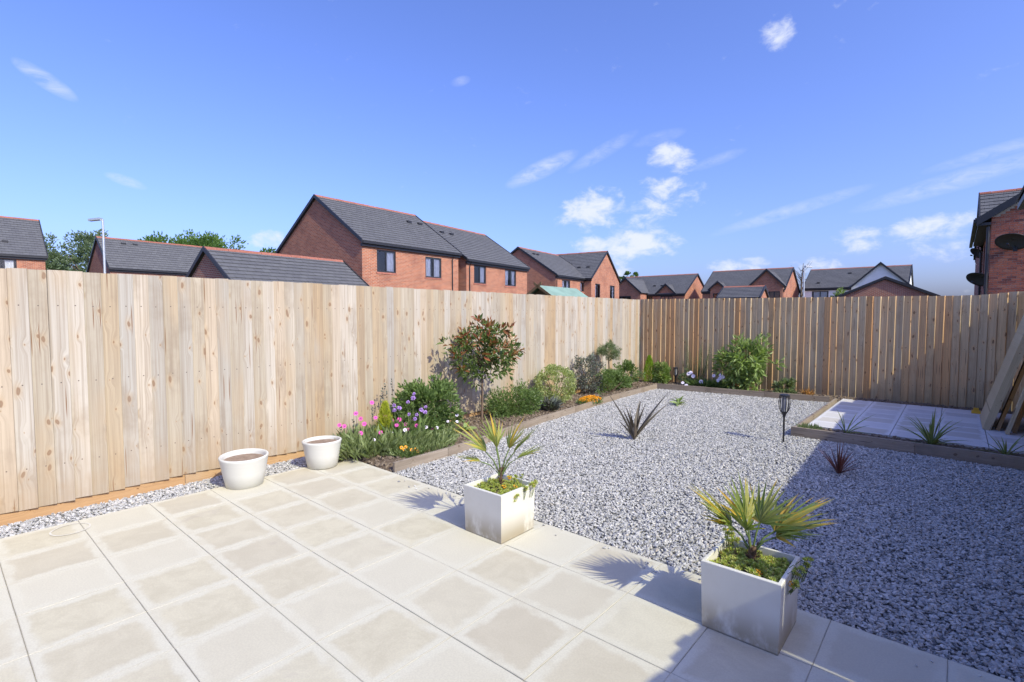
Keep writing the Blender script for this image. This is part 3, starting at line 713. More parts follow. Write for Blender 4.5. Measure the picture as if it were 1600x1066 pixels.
cur = [(.55, .95, 0)]
house('brick_house', 'tall red brick house with two black windows, its gable behind the dark garage roof', -23.11, 14.91, 93.4, 7.38, 8.62, 5.28, 8.14,
      front=[(1.04, 3.75, 2.32, 4.93, 1, [(.52, .95, .0)]), (4.50, 3.66, 5.80, 4.86, 1, [(.06, .42, 0), (.62, .95, 0)])], vents=[(5.6, 3.0), (6.5, 3.0)], pipes=(6.7,))
house('brick_house', 'red brick house joined on the right of the tallest house, its roof one step lower', -23.49, 22.99, 98.1, 7.35, 8.45, 4.98, 7.80,
      front=[(.62, 3.52, 1.95, 4.70, 1, [(.55, .95, 0)]), (4.25, 3.52, 5.70, 4.68, 1, [(.06, .40, 0), (.7, .95, 0)])], vents=[(.6, 3.0), (1.6, 3.0)], pipes=(.1,), left_ext=.3)
house('brick_house', 'red brick house beyond the green shed roof, dark roof sloping to two small windows', -26.77, 36.88, 98.1, 7.87, 8.22, 4.98, 7.67,
      front=[(1.3, 3.7, 2.9, 4.62, 1, [(.1, .4, 0), (.65, .9, 0)]), (5.1, 3.7, 6.7, 4.6, 1, [(.1, .35, 0)])], vents=[(1.2, 3.2), (1.9, 3.2)], pipes=(.2, 7.3))
house('brick_house', 'brick house with a steep sunlit gable and two narrow windows, beyond the shed roof', -32.27, 41.88, 9.2, 5.41, 8.16, 5.01, 7.99,
      gableL=[(1.2, 3.0, 2.5, 4.54, 1, [(.1, .4, 0)]), (5.2, 3.0, 6.6, 4.54, 1, [(.6, .9, 0)])], vents=[(3.2, 1.6), (4.2, 1.6)], left_ext=2)
house('brick_house', 'low brick house with a small central dormer gable, left of the middle distance houses', -33.56, 60.67, 2.1, 8.45, 8.79, 4.02, 6.65,
      front=[(3.38, 2.6, 4.2, 3.75, 1, None)], gableL=[], wings=[(5.98, 2.75, 3.98, 5.25, .05, [(5.3, 2.6, 6.85, 3.75, 2, [(.05, .3, 0), (.7, .95, 0)])], None), (1.45, 4.5, 4.15, 6.1, 2.0, [(.2, 2.6, 2.2, 3.8, 2, None)], None)], vents=[(3.6, 1.8), (4.6, 1.8)], left_ext=1.5)
house('brick_house', 'brick house with one large and one small front gable, behind the small red-ridged garage', -22.81, 60.02, 2.3, 8.83, 8.74, 4.14, 6.74,
      front=[], wings=[(7.05, 3.7, 4.5, 6.33, .3, [(7.26, 2.8, 8.4, 3.95, 1, None)], None), (1.94, 2.1, 4.3, 5.23, .3, [(1.4, 2.8, 2.5, 3.9, 1, None)], None)])
house('rendered_house', 'white rendered house with grey roof and large gable, behind the dark-edged brick gable', -13.25, 64.99, .4, 9.43, 8.58, 4.38, 6.72,
      front=[(.9, 2.9, 2.5, 4.05, 1, [(.1, .9, 0)])], wings=[(7.1, 5.4, 4.2, 6.78, .3, [], None)], wall_m=M['render'], vents=[(1.2, 1.0), (3.9, 3.0)])
house('brick_garage', 'single-storey garage with a red ridge, in front of the two-gabled brick house', -12.54, 35.83, 6.6, 2.7, 4.24, 2.61, 3.43, cat='garage', og=.12, oe=.2)
house('brick_garage', 'brick garage gable with a thick black roof edge, left of the satellite dishes', -.9, 44.6, 97.5, 6.0, 6.04, 2.68, 4.08, brick='brick_dark', cat='garage', ridge='ridge_grey')
house('brick_garage', 'low garage with grey tiled roof and small brick gable just above the left fence', -21.01, 7.77, 94.4, 6.52, 4.39, 2.75, 4.19, brick='brick_dark', cat='garage', og=.2, oe=.25)
house('brick_house', 'distant house with a wide grey roof behind the left street lamp', -49.20, 9.52, 93.6, 9.27, 5.8, 5.06, 7.66, front=[], vents=[(1.5, 2.4), (2.3, 2.4)], brick='brick_dark')
house('brick_house', 'house at the far left edge, grey roof above a dark window and orange brick', -48.28, 3.83, 88.7, 2.08, 7.86, 5.52, 8.50, left_ext=7,
      front=[(-.9, 4.1, .52, 5.22, 1, [(.1, .4, 0), (.6, .9, 0)])], vents=[(-.1, 1.2), (-1.5, 1.2)])

# the pair on the right: nearer brick house with its gable towards us, farther roof behind it
nh = house('brick_house', 'far house roof with red ridge, behind the brick gable at the right edge', .64, 31.0, 0.5, 7.0, 7.2, 4.6, 7.45, brick='brick_dark', og=.12)
RX, RY = .60, 24.0
rt = thing('brick_house', (RX, RY, 0), 'near brick house at the right edge with satellite dishes and a black gutter', 'house')
ln, wd, ez, rz_ = 7.0, 6.4, 4.78, 7.0
b = MB()
wall_panel(b, (.16, 0), (1, 0), (0, -1), wd, -.1, ez, [])
b.face([(.16, 0, ez), (.16 + wd, 0, ez), (.16 + wd / 2, 0, rz_)])
wall_panel(b, (.16, ln), (0, -1), (-1, 0), ln, -.1, ez, [(1.2, 3.3, 2.3, 4.4), (3.9, 3.3, 5.0, 4.4)])
b.face([(.16 + wd, 0, -.1), (.16 + wd, ln, -.1), (.16 + wd, ln, ez), (.16 + wd, 0, ez)])
wl_ = b.build('wall', M['mortar'], rt)
for a in (1.2, 3.9): window(rt, (.16, ln), (0, -1), (-1, 0), a, 3.3, a + 1.1, 4.4, 1, None)
# side wall skin in brick texture, 4 mm proud of the mortar wall
b = MB(); wall_panel(b, (.154, ln), (0, -1), (-1, 0), ln - .012, -.1, ez, [(1.2, 3.3, 2.3, 4.4), (3.9, 3.3, 5.0, 4.4)]); b.build('side_wall', M['brick'], rt, uv=True)
bb = MB(); bb.box(0, -.011, 0, .213, .05, .064); bme = bb.mesh('brick', M['one_brick'])
hb = MB(); hb.box(0, -.011, 0, .102, .05, .064); hme = hb.mesh('brick', M['one_brick'])
row = 0; z = 2.1
while z < 5.55:
    off = .16 + (0 if row % 2 == 0 else .112)
    if row % 2 and z < ez: link('brick', hme, rt, (.162, RU(-.002, .002), z))
    kx = 0
    while off + kx * .225 < 1.42:
        X = off + kx * .225
        if z + .07 < ez - .05 + (X - .16) * (rz_ - ez) / (wd / 2): link('brick', bme, rt, (X + .002, RU(-.003, .003), z))
        kx += 1
    z += .075; row += 1
b = MB(); wall_panel(b, (1.62, -.008), (1, 0), (0, -1), wd - 1.5, -.1, ez, []); b.build('front_wall', M['brick'], rt, uv=True)
b = MB(); slope(b, (-.2, -.2, ez - .05), (-.2, ln, ez - .05), (.16 + wd / 2, ln, rz_ + .13), (.16 + wd / 2, -.2, rz_ + .13)); slope(b, (wd + .5, -.2, ez - .05), (wd + .5, ln, ez - .05), (.16 + wd / 2, ln, rz_ + .13), (.16 + wd / 2, -.2, rz_ + .13))
b.build('roof', M['tile'], rt, uv=True)
b = MB(); b.prism([(-.22, -.25, ez - .27), (-.22, -.25, ez - .0), (.16 + wd / 2, -.25, rz_ + .19), (.16 + wd / 2, -.25, rz_ - .06)], (0, .06, 0)); b.build('verge', M['black'], rt)
b = MB(); b.box(-.30, -.22, ez - .16, -.19, ln + 1.6, ez - .04); b.build('gutter', M['black'], rt)
b = MB(); b.box(-.18, -.18, ez - .26, .15, ln, ez - .17); b.build('soffit', M['black'], rt)
for k in range(24):
    b_ = MB(); b_.box(-.26, -.1 + k * .32, ez - .02, -.12, .1 + k * .32, ez + .025); b_.build('eave_tile', M['tile'], rt, uv=True)
b = MB(); b.tube([(.09, -.02, ez - .3), (.09, -.045, 0)], .045, 8); b.build('downpipe', M['black'], rt)
b = MB(); b.tube([(-.02, ln - .1, ez - .3), (.08, ln - .2, ez - .6), (.08, ln - .2, 0)], .035, 8); b.build('downpipe', M['black'], rt)
def dish(x, y, z, r, yaw, label, tilt=25):
    t = thing('satellite_dish', (x, y, z), label, 'satellite dish', 'satellite dishes on the right-hand houses', R(yaw))
    b = MB(); n = 28; N = 5
    for i in range(N + 1):
        rr = r * i / N; 
        for j in range(n):
            a = 2 * math.pi * j / n; b.v.append((rr * math.cos(a) * 1.0, .28 * r * (i / N) ** 2 * -1, rr * math.sin(a) * .92))
    for i in range(N):
        for j in range(n):
            q = (j + 1) % n; b.f.append((i * n + j, i * n + q, (i + 1) * n + q, (i + 1) * n + j)); b.mi.append(0)
    o = b.build('reflector', M['dish'], t, smooth=True); o.rotation_euler = (R(-tilt), 0, 0); so_ = o.modifiers.new('t', 'SOLIDIFY'); so_.thickness = .012
    b = MB(); b.tube([(0, -.05, -r * .8), (0, -r * .9, -r * .45)], .012, 6); b.build('feed_arm', M['black'], t)
    b = MB(); b.tube([(0, -r * .86, -r * .47), (0, -r * 1.02, -r * .42)], .03, 8); b.build('receiver', M['black'], t)
    b = MB(); b.tube([(0, .02, 0), (0, .16, -.05), (0, .16, -.32)], .018, 6); b.box(-.05, .17, -.4, .05, .2, -.25); b.build('bracket', M['black'], t)
    return t
dish(1.30, 23.72, 3.98, .44, -20, 'large dark satellite dish in front of the brick gable at the right edge', -52)
dish(.58, 24.4, 2.80, .40, -38, 'dark satellite dish lowest on the house corner, just above the fence', -50)
dish(.66, 31.2, 4.30, .36, -60, 'small satellite dish farthest back below the gutter end', -45)
# eave of the row next door, entering at the right edge
cg = thing('house_corner', (0, 0, 0), 'black gutter and eave corner cutting in at the right edge of the view', 'roof corner')
b = MB(); b.box(.86, 11.6, 3.66, .97, 15.0, 3.77); b.build('gutter', M['black'], cg)
b = MB(); b.box(.975, 11.62, 3.60, 1.28, 14.96, 3.70); b.build('fascia', M['black'], cg)
b = MB(); slope(b, (.84, 11.55, 3.80), (.84, 15.05, 3.80), (3.4, 15.05, 5.5), (3.4, 11.55, 5.5)); b.build('roof', M['tile'], cg, uv=True)
b = MB(); wall_panel(b, (1.28, 14.9), (1, 0), (0, 1), 3, -.1, 3.62, []); wall_panel(b, (1.28, 14.9), (0, -1), (-1, 0), 3.2, -.1, 3.62, []); b.build('wall', M['brick_dark'], cg, uv=True)

# shed with green felt roof
sh = thing('garden_shed', (-8.6, 12.1, 0), 'garden shed with green felt roof and crossed finial boards beyond the fence', 'shed', rz=R(96))
b = MB(); sw, sl_, se, sr = 1.5, 2.2, 1.82, 2.32
for y, h0 in ((0, 0),):
    pass
wb = 0
for i in range(14):
    b = MB(); z0 = i * .125; b.box(.02, .04 + 0, z0, .035, sw - .04, z0 + .12)
    o = b.build('shed_board', M['shed_wood'], sh)
b = MB(); b.prism([(.05, .05, 0), (.05, sw - .05, 0), (.05, sw - .05, se - .02), (.05, sw / 2, sr - .05), (.05, .05, se - .02)], (sl_ - .1, 0, 0)); b.build('wall', M['shed_wood'], sh)
for s in (0, 1):
    ya = -.1 if s == 0 else sw + .1
    za = se - .06; b = MB(); b.prism([(-.12, ya, za), (-.12, sw / 2, sr), (-.12, sw / 2, sr + .03), (-.12, ya, za + .03)], (sl_ + .2, 0, 0)); b.build('roof_panel', M['green_felt'], sh)
    b = MB(); d = Vector((0, sw / 2 - ya, sr - za)).normalized(); p0 = Vector((-.15, ya, za - .06)); p1 = Vector((-.15, sw / 2, sr - .04)) + d * .16
    b.prism([p0, p0 + Vector((0, 0, .09)), p1 + Vector((0, 0, .09)), p1], (.022 + .004 * s, 0, 0)); b.build('barge_board', M['shed_wood'], sh)

# street lamps
def lamp(x, y, h, arm, yaw, label):
    t = thing('street_lamp', (x, y, 0), label, 'street lamp', 'street lamps above the roofs', R(yaw))
    b = MB(); b.tube([(0, 0, 0), (0, 0, 1.2), (0, 0, 1.25), (0, 0, h)], [.10, .10, .07, .055], 10); b.build('pole', M['metal'], t)
    b = MB(); b.tube([(0, 0, h - .08), (-arm, 0, h - .02)], .04, 8); b.build('arm', M['metal'], t)
    b = MB(); b.prism([(-arm - .62, -.12, h - .10), (-arm - .62, .12, h - .10), (-arm + .05, .14, h - .03), (-arm + .05, -.14, h - .03)], (0, 0, .12)); b.build('lamp_head', M['metal'], t)
lamp(-37.71, 7.10, 7.0, .15, 41, 'grey street lamp in front of the left roofs')
lamp(-11.08, 54.88, 6.0, .1, 221, 'thin street lamp between the two-gabled house and the white house')

# ------------------------------------------------------------------ planters and pots
def square_planter(x, y, label, grp):
    t = thing('square_planter', (x, y, 0), label, 'planter', grp)
    h, w, w2, th = .325, .168, .176, .018
    b = MB(); q = lambda s, z: [(-s, -s, z), (s, -s, z), (s, s, z), (-s, s, z)]
    bm = bmesh.new()
    rings = [q(w, .0), q(w, .002), q(w2, h - .003), q(w2 - .003, h), q(w2 - th, h), q(w2 - th - .002, h - .06)]
    vs = [[bm.verts.new(p) for p in r] for r in rings]
    for a, c in zip(vs, vs[1:]):
        for i in range(4): bm.faces.new((a[i], a[(i + 1) % 4], c[(i + 1) % 4], c[i]))
    bm.faces.new(vs[0][::-1])
    me = bpy.data.meshes.new('body'); bm.to_mesh(me); bm.free(); me.materials.append(M['planter'])
    o = link('body', me, t); bv = o.modifiers.new('bevel', 'BEVEL'); bv.width = .004; bv.segments = 2; bv.limit_method = 'ANGLE'
    b = MB(); s = w2 - th - .001; N = 8
    for i in range(N + 1):
        for j in range(N + 1): b.v.append((-s + 2 * s * i / N, -s + 2 * s * j / N, h - .05 + RU(-.006, .006)))
    for i in range(N):
        for j in range(N):
            k = i * (N + 1) + j; b.f.append((k, k + N + 1, k + N + 2, k + 1)); b.mi.append(0)
    b.build('soil', M['compost'], t, smooth=True)
    return t
square_planter(-2.362, 2.585, 'square off-white planter at the gravel edge, the one farther from the camera', 'square white planters')
square_planter(-.712, 2.575, 'square off-white planter nearest the camera, half in the house shadow'.replace('house shadow', 'shade'), 'square white planters')

def round_pot(x, y, r0, r1, h, label, fill, tilt):
    t = thing('round_pot', (x, y, 0), label, 'plant pot', 'round white pots by the fence'); t.rotation_euler = tilt
    b = MB(); b.lathe([(0.001, 0), (r0 - .012, 0), (r0, .006), (r0 + (r1 - r0) * .5, h * .5), (r1 - .004, h - .02), (r1, h - .008), (r1 - .003, h), (r1 - .012, h + .003), (r1 - .022, h - .002), (r1 - .026, h - .02), (r1 - .032, h - .08)], 56)
    b.build('body', M['pot'], t, smooth=True)
    b = MB(); rr = r1 - .028; b.v.append((0, 0, fill)); n = 36
    for k in (1, 2, 3):
        for j in range(n): a = 2 * math.pi * j / n; b.v.append((rr * k / 3 * math.cos(a), rr * k / 3 * math.sin(a), fill + (RU(-.005, .005) if k < 3 else 0)))
    for j in range(n): b.f.append((0, 1 + j, 1 + (j + 1) % n)); b.mi.append(0)
    for k in (0, 1):
        for j in range(n): q = (j + 1) % n; b.f.append((1 + k * n + j, 1 + (k + 1) * n + j, 1 + (k + 1) * n + q, 1 + k * n + q)); b.mi.append(0)
    b.build('compost', M['compost'], t, smooth=True)
round_pot(-4.70, 1.81, .150, .198, .265, 'larger round white pot nearest the camera against the pale fence', .225, (R(1), R(2), 0))
round_pot(-4.69, 2.54, .140, .186, .262, 'smaller round white pot between the other round pot and the flowers', .232, (0, R(-1), 0))

# ------------------------------------------------------------------ vegetation
def vrand():
    while True:
        v = Vector((RU(-1, 1), RU(-1, 1), RU(-1, 1)))
        if .05 < v.length < 1: return v.normalized()
def leaf_pts(p, d, up, L, w, fold=.25, droop=.15):
    side = d.cross(up)
    side = side.normalized() if side.length > .01 else d.orthogonal().normalized()
    nn = side.cross(d)
    mid = p + d * L * .5; tip = p + d * L - nn * L * droop
    return p, mid + side * w * .5 + nn * w * fold, tip, mid - side * w * .5 + nn * w * fold
def add_leaf(b, p, d, up, L, w, fold=.25, droop=.15, m=0):
    a, l, t, r = leaf_pts(p, d, up, L, w, fold, droop); k = len(b.v)
    b.v += [tuple(a), tuple(l), tuple(t), tuple(r)]; b.f += [(k, k + 1, k + 2), (k, k + 2, k + 3)]; b.mi += [m, m]
def crown_points(n, rx, ry, rz, clumps, jitter=.22, inner=.45, lump=.18):
    """leaf positions and directions in clumps scattered through an uneven ellipsoid"""
    cs = []
    for _ in range(clumps):
        v = vrand(); k = RU(inner, 1) * (1 + RU(-lump, lump)); cs.append((Vector((v.x * rx * k, v.y * ry * k, v.z * rz * k)), v))
    out = []
    rm = (rx + ry + rz) / 3
    for _ in range(n):
        c, v = random.choice(cs); q = vrand(); p = c + q * rm * jitter * RU(.2, 1); d = (v * .6 + q * .7 + Vector((0, 0, .25))).normalized()
        out.append((p, d))
    return out
def leaf_parts(root, pts, mesh_list, name='leaf', size=(.8, 1.2)):
    for p, d in pts:
        q = d.to_track_quat('Y', 'Z').to_euler(); q2 = Euler((q.x + RU(-.3, .3), q.y + RU(-.7, .7), q.z))
        s = RU(*size); link(name, random.choice(mesh_list), root, p, rot=q2, scale=(s, s, s))
def single_leaf(L, w, m, seg=4, droop=.12, fold=.22, shape=.9):
    b = MB()
    for i in range(seg + 1):
        t = i / seg; ww = w * .5 * math.sin(math.pi * min(1, t ** shape * .96 + .03)) if i < seg else .0008
        z = -droop * L * t * t
        b.v += [(-ww, L * t, z + ww * fold * 2), (0, L * t, z), (ww, L * t, z + ww * fold * 2)]
    for i in range(seg):
        k = i * 3; b.f += [(k, k + 1, k + 4, k + 3), (k + 1, k + 2, k + 5, k + 4)]; b.mi += [0, 0]
    return b.mesh('leaf', m)
def bush(name, x, y, z, rx, ry, rz, n, L, w, m, label, cat='shrub', grp=None, clumps=26, jitter=.3, stems=7, inner=.5, lump=.18, z0=.02, twig=True):
    t = thing(name, (x, y, z0), label, cat, grp)
    b = MB()
    for p, d in crown_points(n, rx, ry, rz, clumps, jitter, inner, lump):
        p = p + Vector((0, 0, z)); 
        if p.z < .01: p.z = RU(.01, .05)
        s = RU(.85, 1.4); add_leaf(b, p, d, vrand(), L * s, w * s * 1.35, RU(0, .3), RU(0, .3))
    b.build('foliage', m, t)
    if stems:
        b = MB()
        for _ in range(stems):
            v = vrand(); e = Vector((v.x * rx * .7, v.y * ry * .7, z + abs(v.z) * rz * .6)); s = Vector((RU(-.03, .03), RU(-.03, .03), -.02))
            b.tube([s, s.lerp(e, .5) + Vector((0, 0, .02)), e], [.008, .006, .003], 5)
        b.build('stem', M['stem'], t)
    return t

# --- palms in the two square planters
def palm_segment(L, w, m, droop):
    b = MB(); seg = 5
    for i in range(seg + 1):
        t = i / seg; ww = w * .72 * (min(1, t * 5 + .25)) * (1 - max(0, t - .45) / .56) ; ww = max(ww, .0006)
        z = -droop * L * t ** 2.2
        b.v += [(-ww, L * t, z + ww * .55), (0, L * t, z), (ww, L * t, z + ww * .55)]; 
    for i in range(seg):
        k = i * 3; b.f += [(k, k + 1, k + 4, k + 3), (k + 1, k + 2, k + 5, k + 4)]
        b.mi += [1 if (i == seg - 1 and random.random() < .4) else 0] * 2
    return b.mesh('leaflet', [m, M['leaf_palm_tip']])
SEG = [palm_segment(1.0, RU(.055, .085), M['leaf_palm'] if k < 6 else M['leaf_palm_tip'], RU(.02, .14)) for k in range(8)]
def palm(x, y, z0, fronds, label, trunk_h, trunk_r):
    t = thing('fan_palm', (x, y, z0), label, 'palm', 'small fan palms in square planters')
    b = MB(); b.tube([(0, 0, -.06), (0, 0, trunk_h * .4), (.002, 0, trunk_h)], [trunk_r * 1.15, trunk_r, trunk_r * .8], 10)
    for _ in range(70):
        a = RU(0, 6.283); zz = RU(0, trunk_h); p = Vector((math.cos(a) * trunk_r * .9, math.sin(a) * trunk_r * .9, zz))
        add_leaf(b, p, Vector((math.cos(a) * .5, math.sin(a) * .5, RU(.3, 1))).normalized(), vrand(), RU(.02, .04), .006)
    b.build('trunk', M['palm_trunk'], t)
    for az, el, plen, fl, n, spread, base_seg in fronds:
        az, el = R(az), R(el); d = Vector((math.cos(az) * math.cos(el), math.sin(az) * math.cos(el), math.sin(el)))
        hub = Vector((0, 0, trunk_h)) + d * plen
        b = MB(); mid = Vector((0, 0, trunk_h * .8)).lerp(hub, .5) + Vector((0, 0, .012)); b.tube([Vector((0, 0, trunk_h * .6)), mid, hub], [.006, .0045, .004], 6)
        fr = b.build('frond', M['stem_green'], t)
        side = d.cross(Vector((0, 0, 1))).normalized(); up = side.cross(d)
        for k in range(n):
            a = R(spread) * (k / (n - 1) - .5) + RU(-.03, .03)
            dd = (d * math.cos(a) + side * math.sin(a) + up * (RU(-.05, .10) + .10 * abs(math.sin(a)))).normalized()
            nn = side.cross(dd); nn = (up - dd * up.dot(dd)).normalized()
            xx = dd.cross(nn); rot = Matrix((xx, dd, nn)).transposed().to_euler()
            ln = fl * (1 - .28 * abs(k / (n - 1) - .5) * 2) * RU(.92, 1.06)
            link('leaflet', SEG[random.randrange(8)] if random.random() < .45 else SEG[random.randrange(6)], fr, hub, rot=rot, scale=(ln * 1.0, ln, ln))
    return t
random.seed(21)
palm(-.715, 2.60, .275, [(38, 36, .13, .31, 19, 140, 0), (70, 62, .12, .24, 15, 150, 0), (210, 44, .14, .28, 18, 140, 0), (150, 68, .12, .24, 14, 130, 0), (245, 62, .10, .20, 12, 130, 0), (15, 32, .12, .28, 16, 130, 0), (180, 34, .12, .22, 12, 120, 0)],
     'small fan palm with dense yellow-green fans in the nearest square planter', .10, .022)
random.seed(5)
palm(-2.362, 2.60, .275, [(30, 50, .15, .27, 11, 120, 0), (70, 62, .14, .25, 9, 100, 0), (212, 44, .15, .31, 13, 120, 0), (165, 68, .16, .24, 9, 90, 0), (221, 16, .15, .20, 7, 110, 0), (45, 28, .13, .24, 8, 90, 0), (250, 75, .15, .22, 7, 90, 0)],
     'thin fan palm with sparse yellow-tipped fans in the farther square planter', .16, .010)

# --- sedum carpets in the planters
def sedum(x, y, label, flowers, seed, trail):
    random.seed(seed)
    t = thing('sedum', (x, y, .27), label, 'succulent', 'sedum carpets in square planters')
    ros = []
    for v in range(3):
        b = MB()
        for k in range(14):
            a = k * 2.4; r = .004 + .0009 * k; e = R(70 - k * 4.4)
            d = Vector((math.cos(a) * math.cos(e), math.sin(a) * math.cos(e), math.sin(e))); p = Vector((0, 0, .004 - k * .0004))
            add_leaf(b, p, d, Vector((0, 0, 1)), .011 + .0008 * k, .009, -.1, -.1)
        ros.append(b.mesh('rosette', M['leaf_sedum']))
    pts = []
    for _ in range(270):
        u, v = RU(-.152, .152), RU(-.152, .152)
        if random.random() > (.95 if u > -.10 or v < .05 else .5): continue
        hgt = .012 + .025 * math.exp(-((u - .03) ** 2 + (v + .02) ** 2) / .012) + RU(0, .014)
        pts.append((u, v, hgt))
    for u, v, s, dz in trail: pts += [(u + RU(-s, s), v + RU(-s, s), dz + RU(-.02, .02)) for _ in range(7)]
    for u, v, z in pts:
        s = RU(.8, 1.35); link('rosette', random.choice(ros), t, (u, v, z), rot=(RU(-.5, .5), RU(-.5, .5), RU(0, 6)), scale=(s, s, s))
    b = MB()
    for u, v, z in pts: b.tube([(u * .9, v * .9, -.03), (u, v, z)], .0015, 3, cap=False)
    b.build('stem', M['stem_green'], t)
    for u, v, z in flowers:
        b = MB()
        for _ in range(26): d = vrand(); d.z = abs(d.z); add_leaf(b, Vector((u, v, z)) + vrand() * .012, d, vrand(), .010, .006)
        b.build('flower', M['orange'], t)
    b = MB(); 
    for u, v, s, dz in trail:
        if abs(u) > .16 or abs(v) > .16: b.tube([(u * .7, v * .7, .03), (u * .9, v * .9, .075), (u, v, dz)], .002, 4)
    if b.v: b.build('runner', M['stem_green'], t)
sedum(-.712, 2.575, 'lime green sedum rosettes round the trunk of the nearest palm', [(.19, -.06, .015), (.06, -.10, .04)], 3, [(.20, .02, .02, .05), (.21, -.06, .015, .015), (-.12, .10, .03, .08), (.22, .10, .02, .06), (-.15, .14, .02, .10)])
sedum(-2.362, 2.585, 'yellow-green sedum with orange flowers under the thinner palm', [(.04, .06, .09), (.06, -.02, .05), (.12, .03, .05), (.19, .14, .05)], 4, [(.02, .05, .05, .07), (.19, .06, .02, .04), (.19, .13, .03, .05), (.05, .12, .04, .08), (-.05, -.02, .05, .07), (.17, -.03, .02, .0)])

# --- photinia standard tree
random.seed(11)
t = thing('photinia_tree', (-4.76, 4.86, .02), 'small standard photinia tree with red-tipped leaves in front of the pale fence', 'tree')
b = MB(); b.tube([(0, 0, -.05), (.005, .004, .4), (0, .01, .8)], [.017, .014, .012], 8)
b.build('trunk', M['stem'], t)
b = MB()
for _ in range(16):
    v = vrand(); e = Vector((v.x * .3, v.y * .34, 1.02 + v.z * .25)); b.tube([(0, .01, .74), Vector((0, 0, .82)).lerp(e, .5), e], [.008, .006, .003], 5)
b.build('branch', M['stem'], t)
LG = [single_leaf(.095, .036, M['leaf_photinia'], droop=d) for d in (.05, .15, .25)]; LR = [single_leaf(.105, .037, M['leaf_red'], droop=d) for d in (.0, .1, .2)]
cl = []
for _ in range(74):
    v = vrand(); k = RU(.45, 1.15); cl.append(Vector((v.x * .38 * k, v.y * .56 * k, v.z * .40 * k - .03)))
cl += [Vector((.10, -.58, -.10)), Vector((.12, -.50, -.24)), Vector((.12, -.42, -.34)), Vector((.15, -.30, -.42)), Vector((.15, -.36, -.28)), Vector((.1, .42, -.34)), Vector((.05, .56, -.02)), Vector((.08, .5, -.2))]
ng, nr = [], []; fill = MB()
for c in cl:
    red = c.z > -.12 + RU(-.25, .12) and c.length > .2 and random.random() < .8
    ax = (c.normalized() + Vector((0, 0, .7))).normalized()
    k = random.randrange(6, 10)
    for i in range(k):
        q = vrand(); d = (ax * .75 + q).normalized(); p = c + Vector((0, .01, 1.03)) + q * .02 - ax * RU(0, .05)
        if red and i < 5: nr.append((p, d))
        else: ng.append((p, d))
    for i in range(11):
        q = vrand(); add_leaf(fill, c * RU(.6, 1.0) + Vector((0, .01, 1.02)) + q * .06, (q + ax * .3).normalized(), vrand(), RU(.06, .09), .032)
random.shuffle(nr); random.shuffle(ng)
leaf_parts(t, nr[:180], LR); leaf_parts(t, ng[:118], LG)
for p, d in ng[118:]: add_leaf(fill, p, d, vrand(), .09, .034)
fr_ = MB()
for p, d in nr[180:]: add_leaf(fr_, p, d, vrand(), .10, .036)
for c in cl:
    for i in range(2 if c.z > -.1 else 0): q = vrand(); add_leaf(fr_, c * RU(.8, 1.1) + Vector((0, .01, 1.03)) + q * .05, (q + Vector((0, 0, .8))).normalized(), vrand(), .09, .034)
tag(fill.build('inner_foliage', M['leaf_photinia'], t), kind='stuff'); tag(fr_.build('inner_red_foliage', M['leaf_red'], t), kind='stuff')

# --- flower clump near the round pots
def tuft(name, x, y, n, rx, ry, h, w, m, label, cat='plant', grp=None, lean=.5, z0=.03, part='foliage'):
    t = thing(name, (x, y, z0), label, cat, grp); b = MB()
    for _ in range(n):
        a = RU(0, 6.283); r = math.sqrt(random.random()); p = Vector((math.cos(a) * r * rx, math.sin(a) * r * ry, RU(-.02, h * .35)))
        d = Vector((math.cos(a) * r * lean + RU(-.5, .5), math.sin(a) * r * lean + RU(-.5, .5), RU(.35, 1))).normalized()
        add_leaf(b, p, d, vrand(), h * RU(.4, .9), w, .1, RU(.0, .4))
    b.build(part, m, t); return t
def daisy(r, m, petals=14):
    b = MB()
    for k in range(petals):
        a = 2 * math.pi * k / petals; d = Vector((math.cos(a), math.sin(a), .18)); add_leaf(b, Vector((0, 0, 0)), d, Vector((0, 0, 1)), r, r * .42, .05, .1)
    return b.mesh('flower', m)
def eye(r):
    b = MB(); b.lathe([(r, 0), (r * .8, r * .5), (.0005, r * .7)], 10); return b.mesh('flower_eye', M['eye'])
EYE = eye(.007)
def put_flowers(root, pts, me, z_face=(1.0, -.55, .6), s=(.85, 1.15)):
    for p in pts:
        d = (Vector(z_face) + vrand() * .35).normalized(); e = d.to_track_quat('Z', 'Y').to_euler(); k = RU(*s)
        f = link('flower', me, root, p, rot=e, scale=(k, k, k)); link('flower_eye', EYE, f, (0, 0, .002))
    b = MB()
    for p in pts: b.tube([(p[0] * .7 - .03, p[1] * .8, 0), (p[0] * .9 - .01, p[1] * .95, p[2] * .6), (p[0] - .006, p[1], p[2] - .006)], .0018, 4, cap=False)
    b.build('flower_stem', M['stem_green'], root)
random.seed(31)
t = tuft('pink_daisy', -4.72, 3.25, 2600, .32, .52, .25, .008, M['leaf_thin'], 'low grey-green daisy clump with bright pink flowers beside the smaller round pot', 'flowering plant')
P1, W1 = daisy(.027, M['pink']), daisy(.021, M['white_petal'])
put_flowers(t, [(-.05, -.28, .42), (-.12, -.18, .34), (-.02, -.20, .30), (.06, -.26, .14), (.05, .10, .30), (-.05, .28, .27), (.02, .38, .26), (.20, .42, .12), (.12, .02, .08), (.24, .0, .08), (-.1, -.05, .5), (.14, .60, .14), (-.02, .15, .26), (.16, -.12, .22), (.10, -.32, .24), (.1, .25, .24), (.2, .2, .2), (-.08, -.4, .3), (.0, .05, .34), (.08, .18, .3), (.14, .1, .26), (.04, -.1, .36), (.18, .34, .22), (-.04, -.48, .33)], P1)
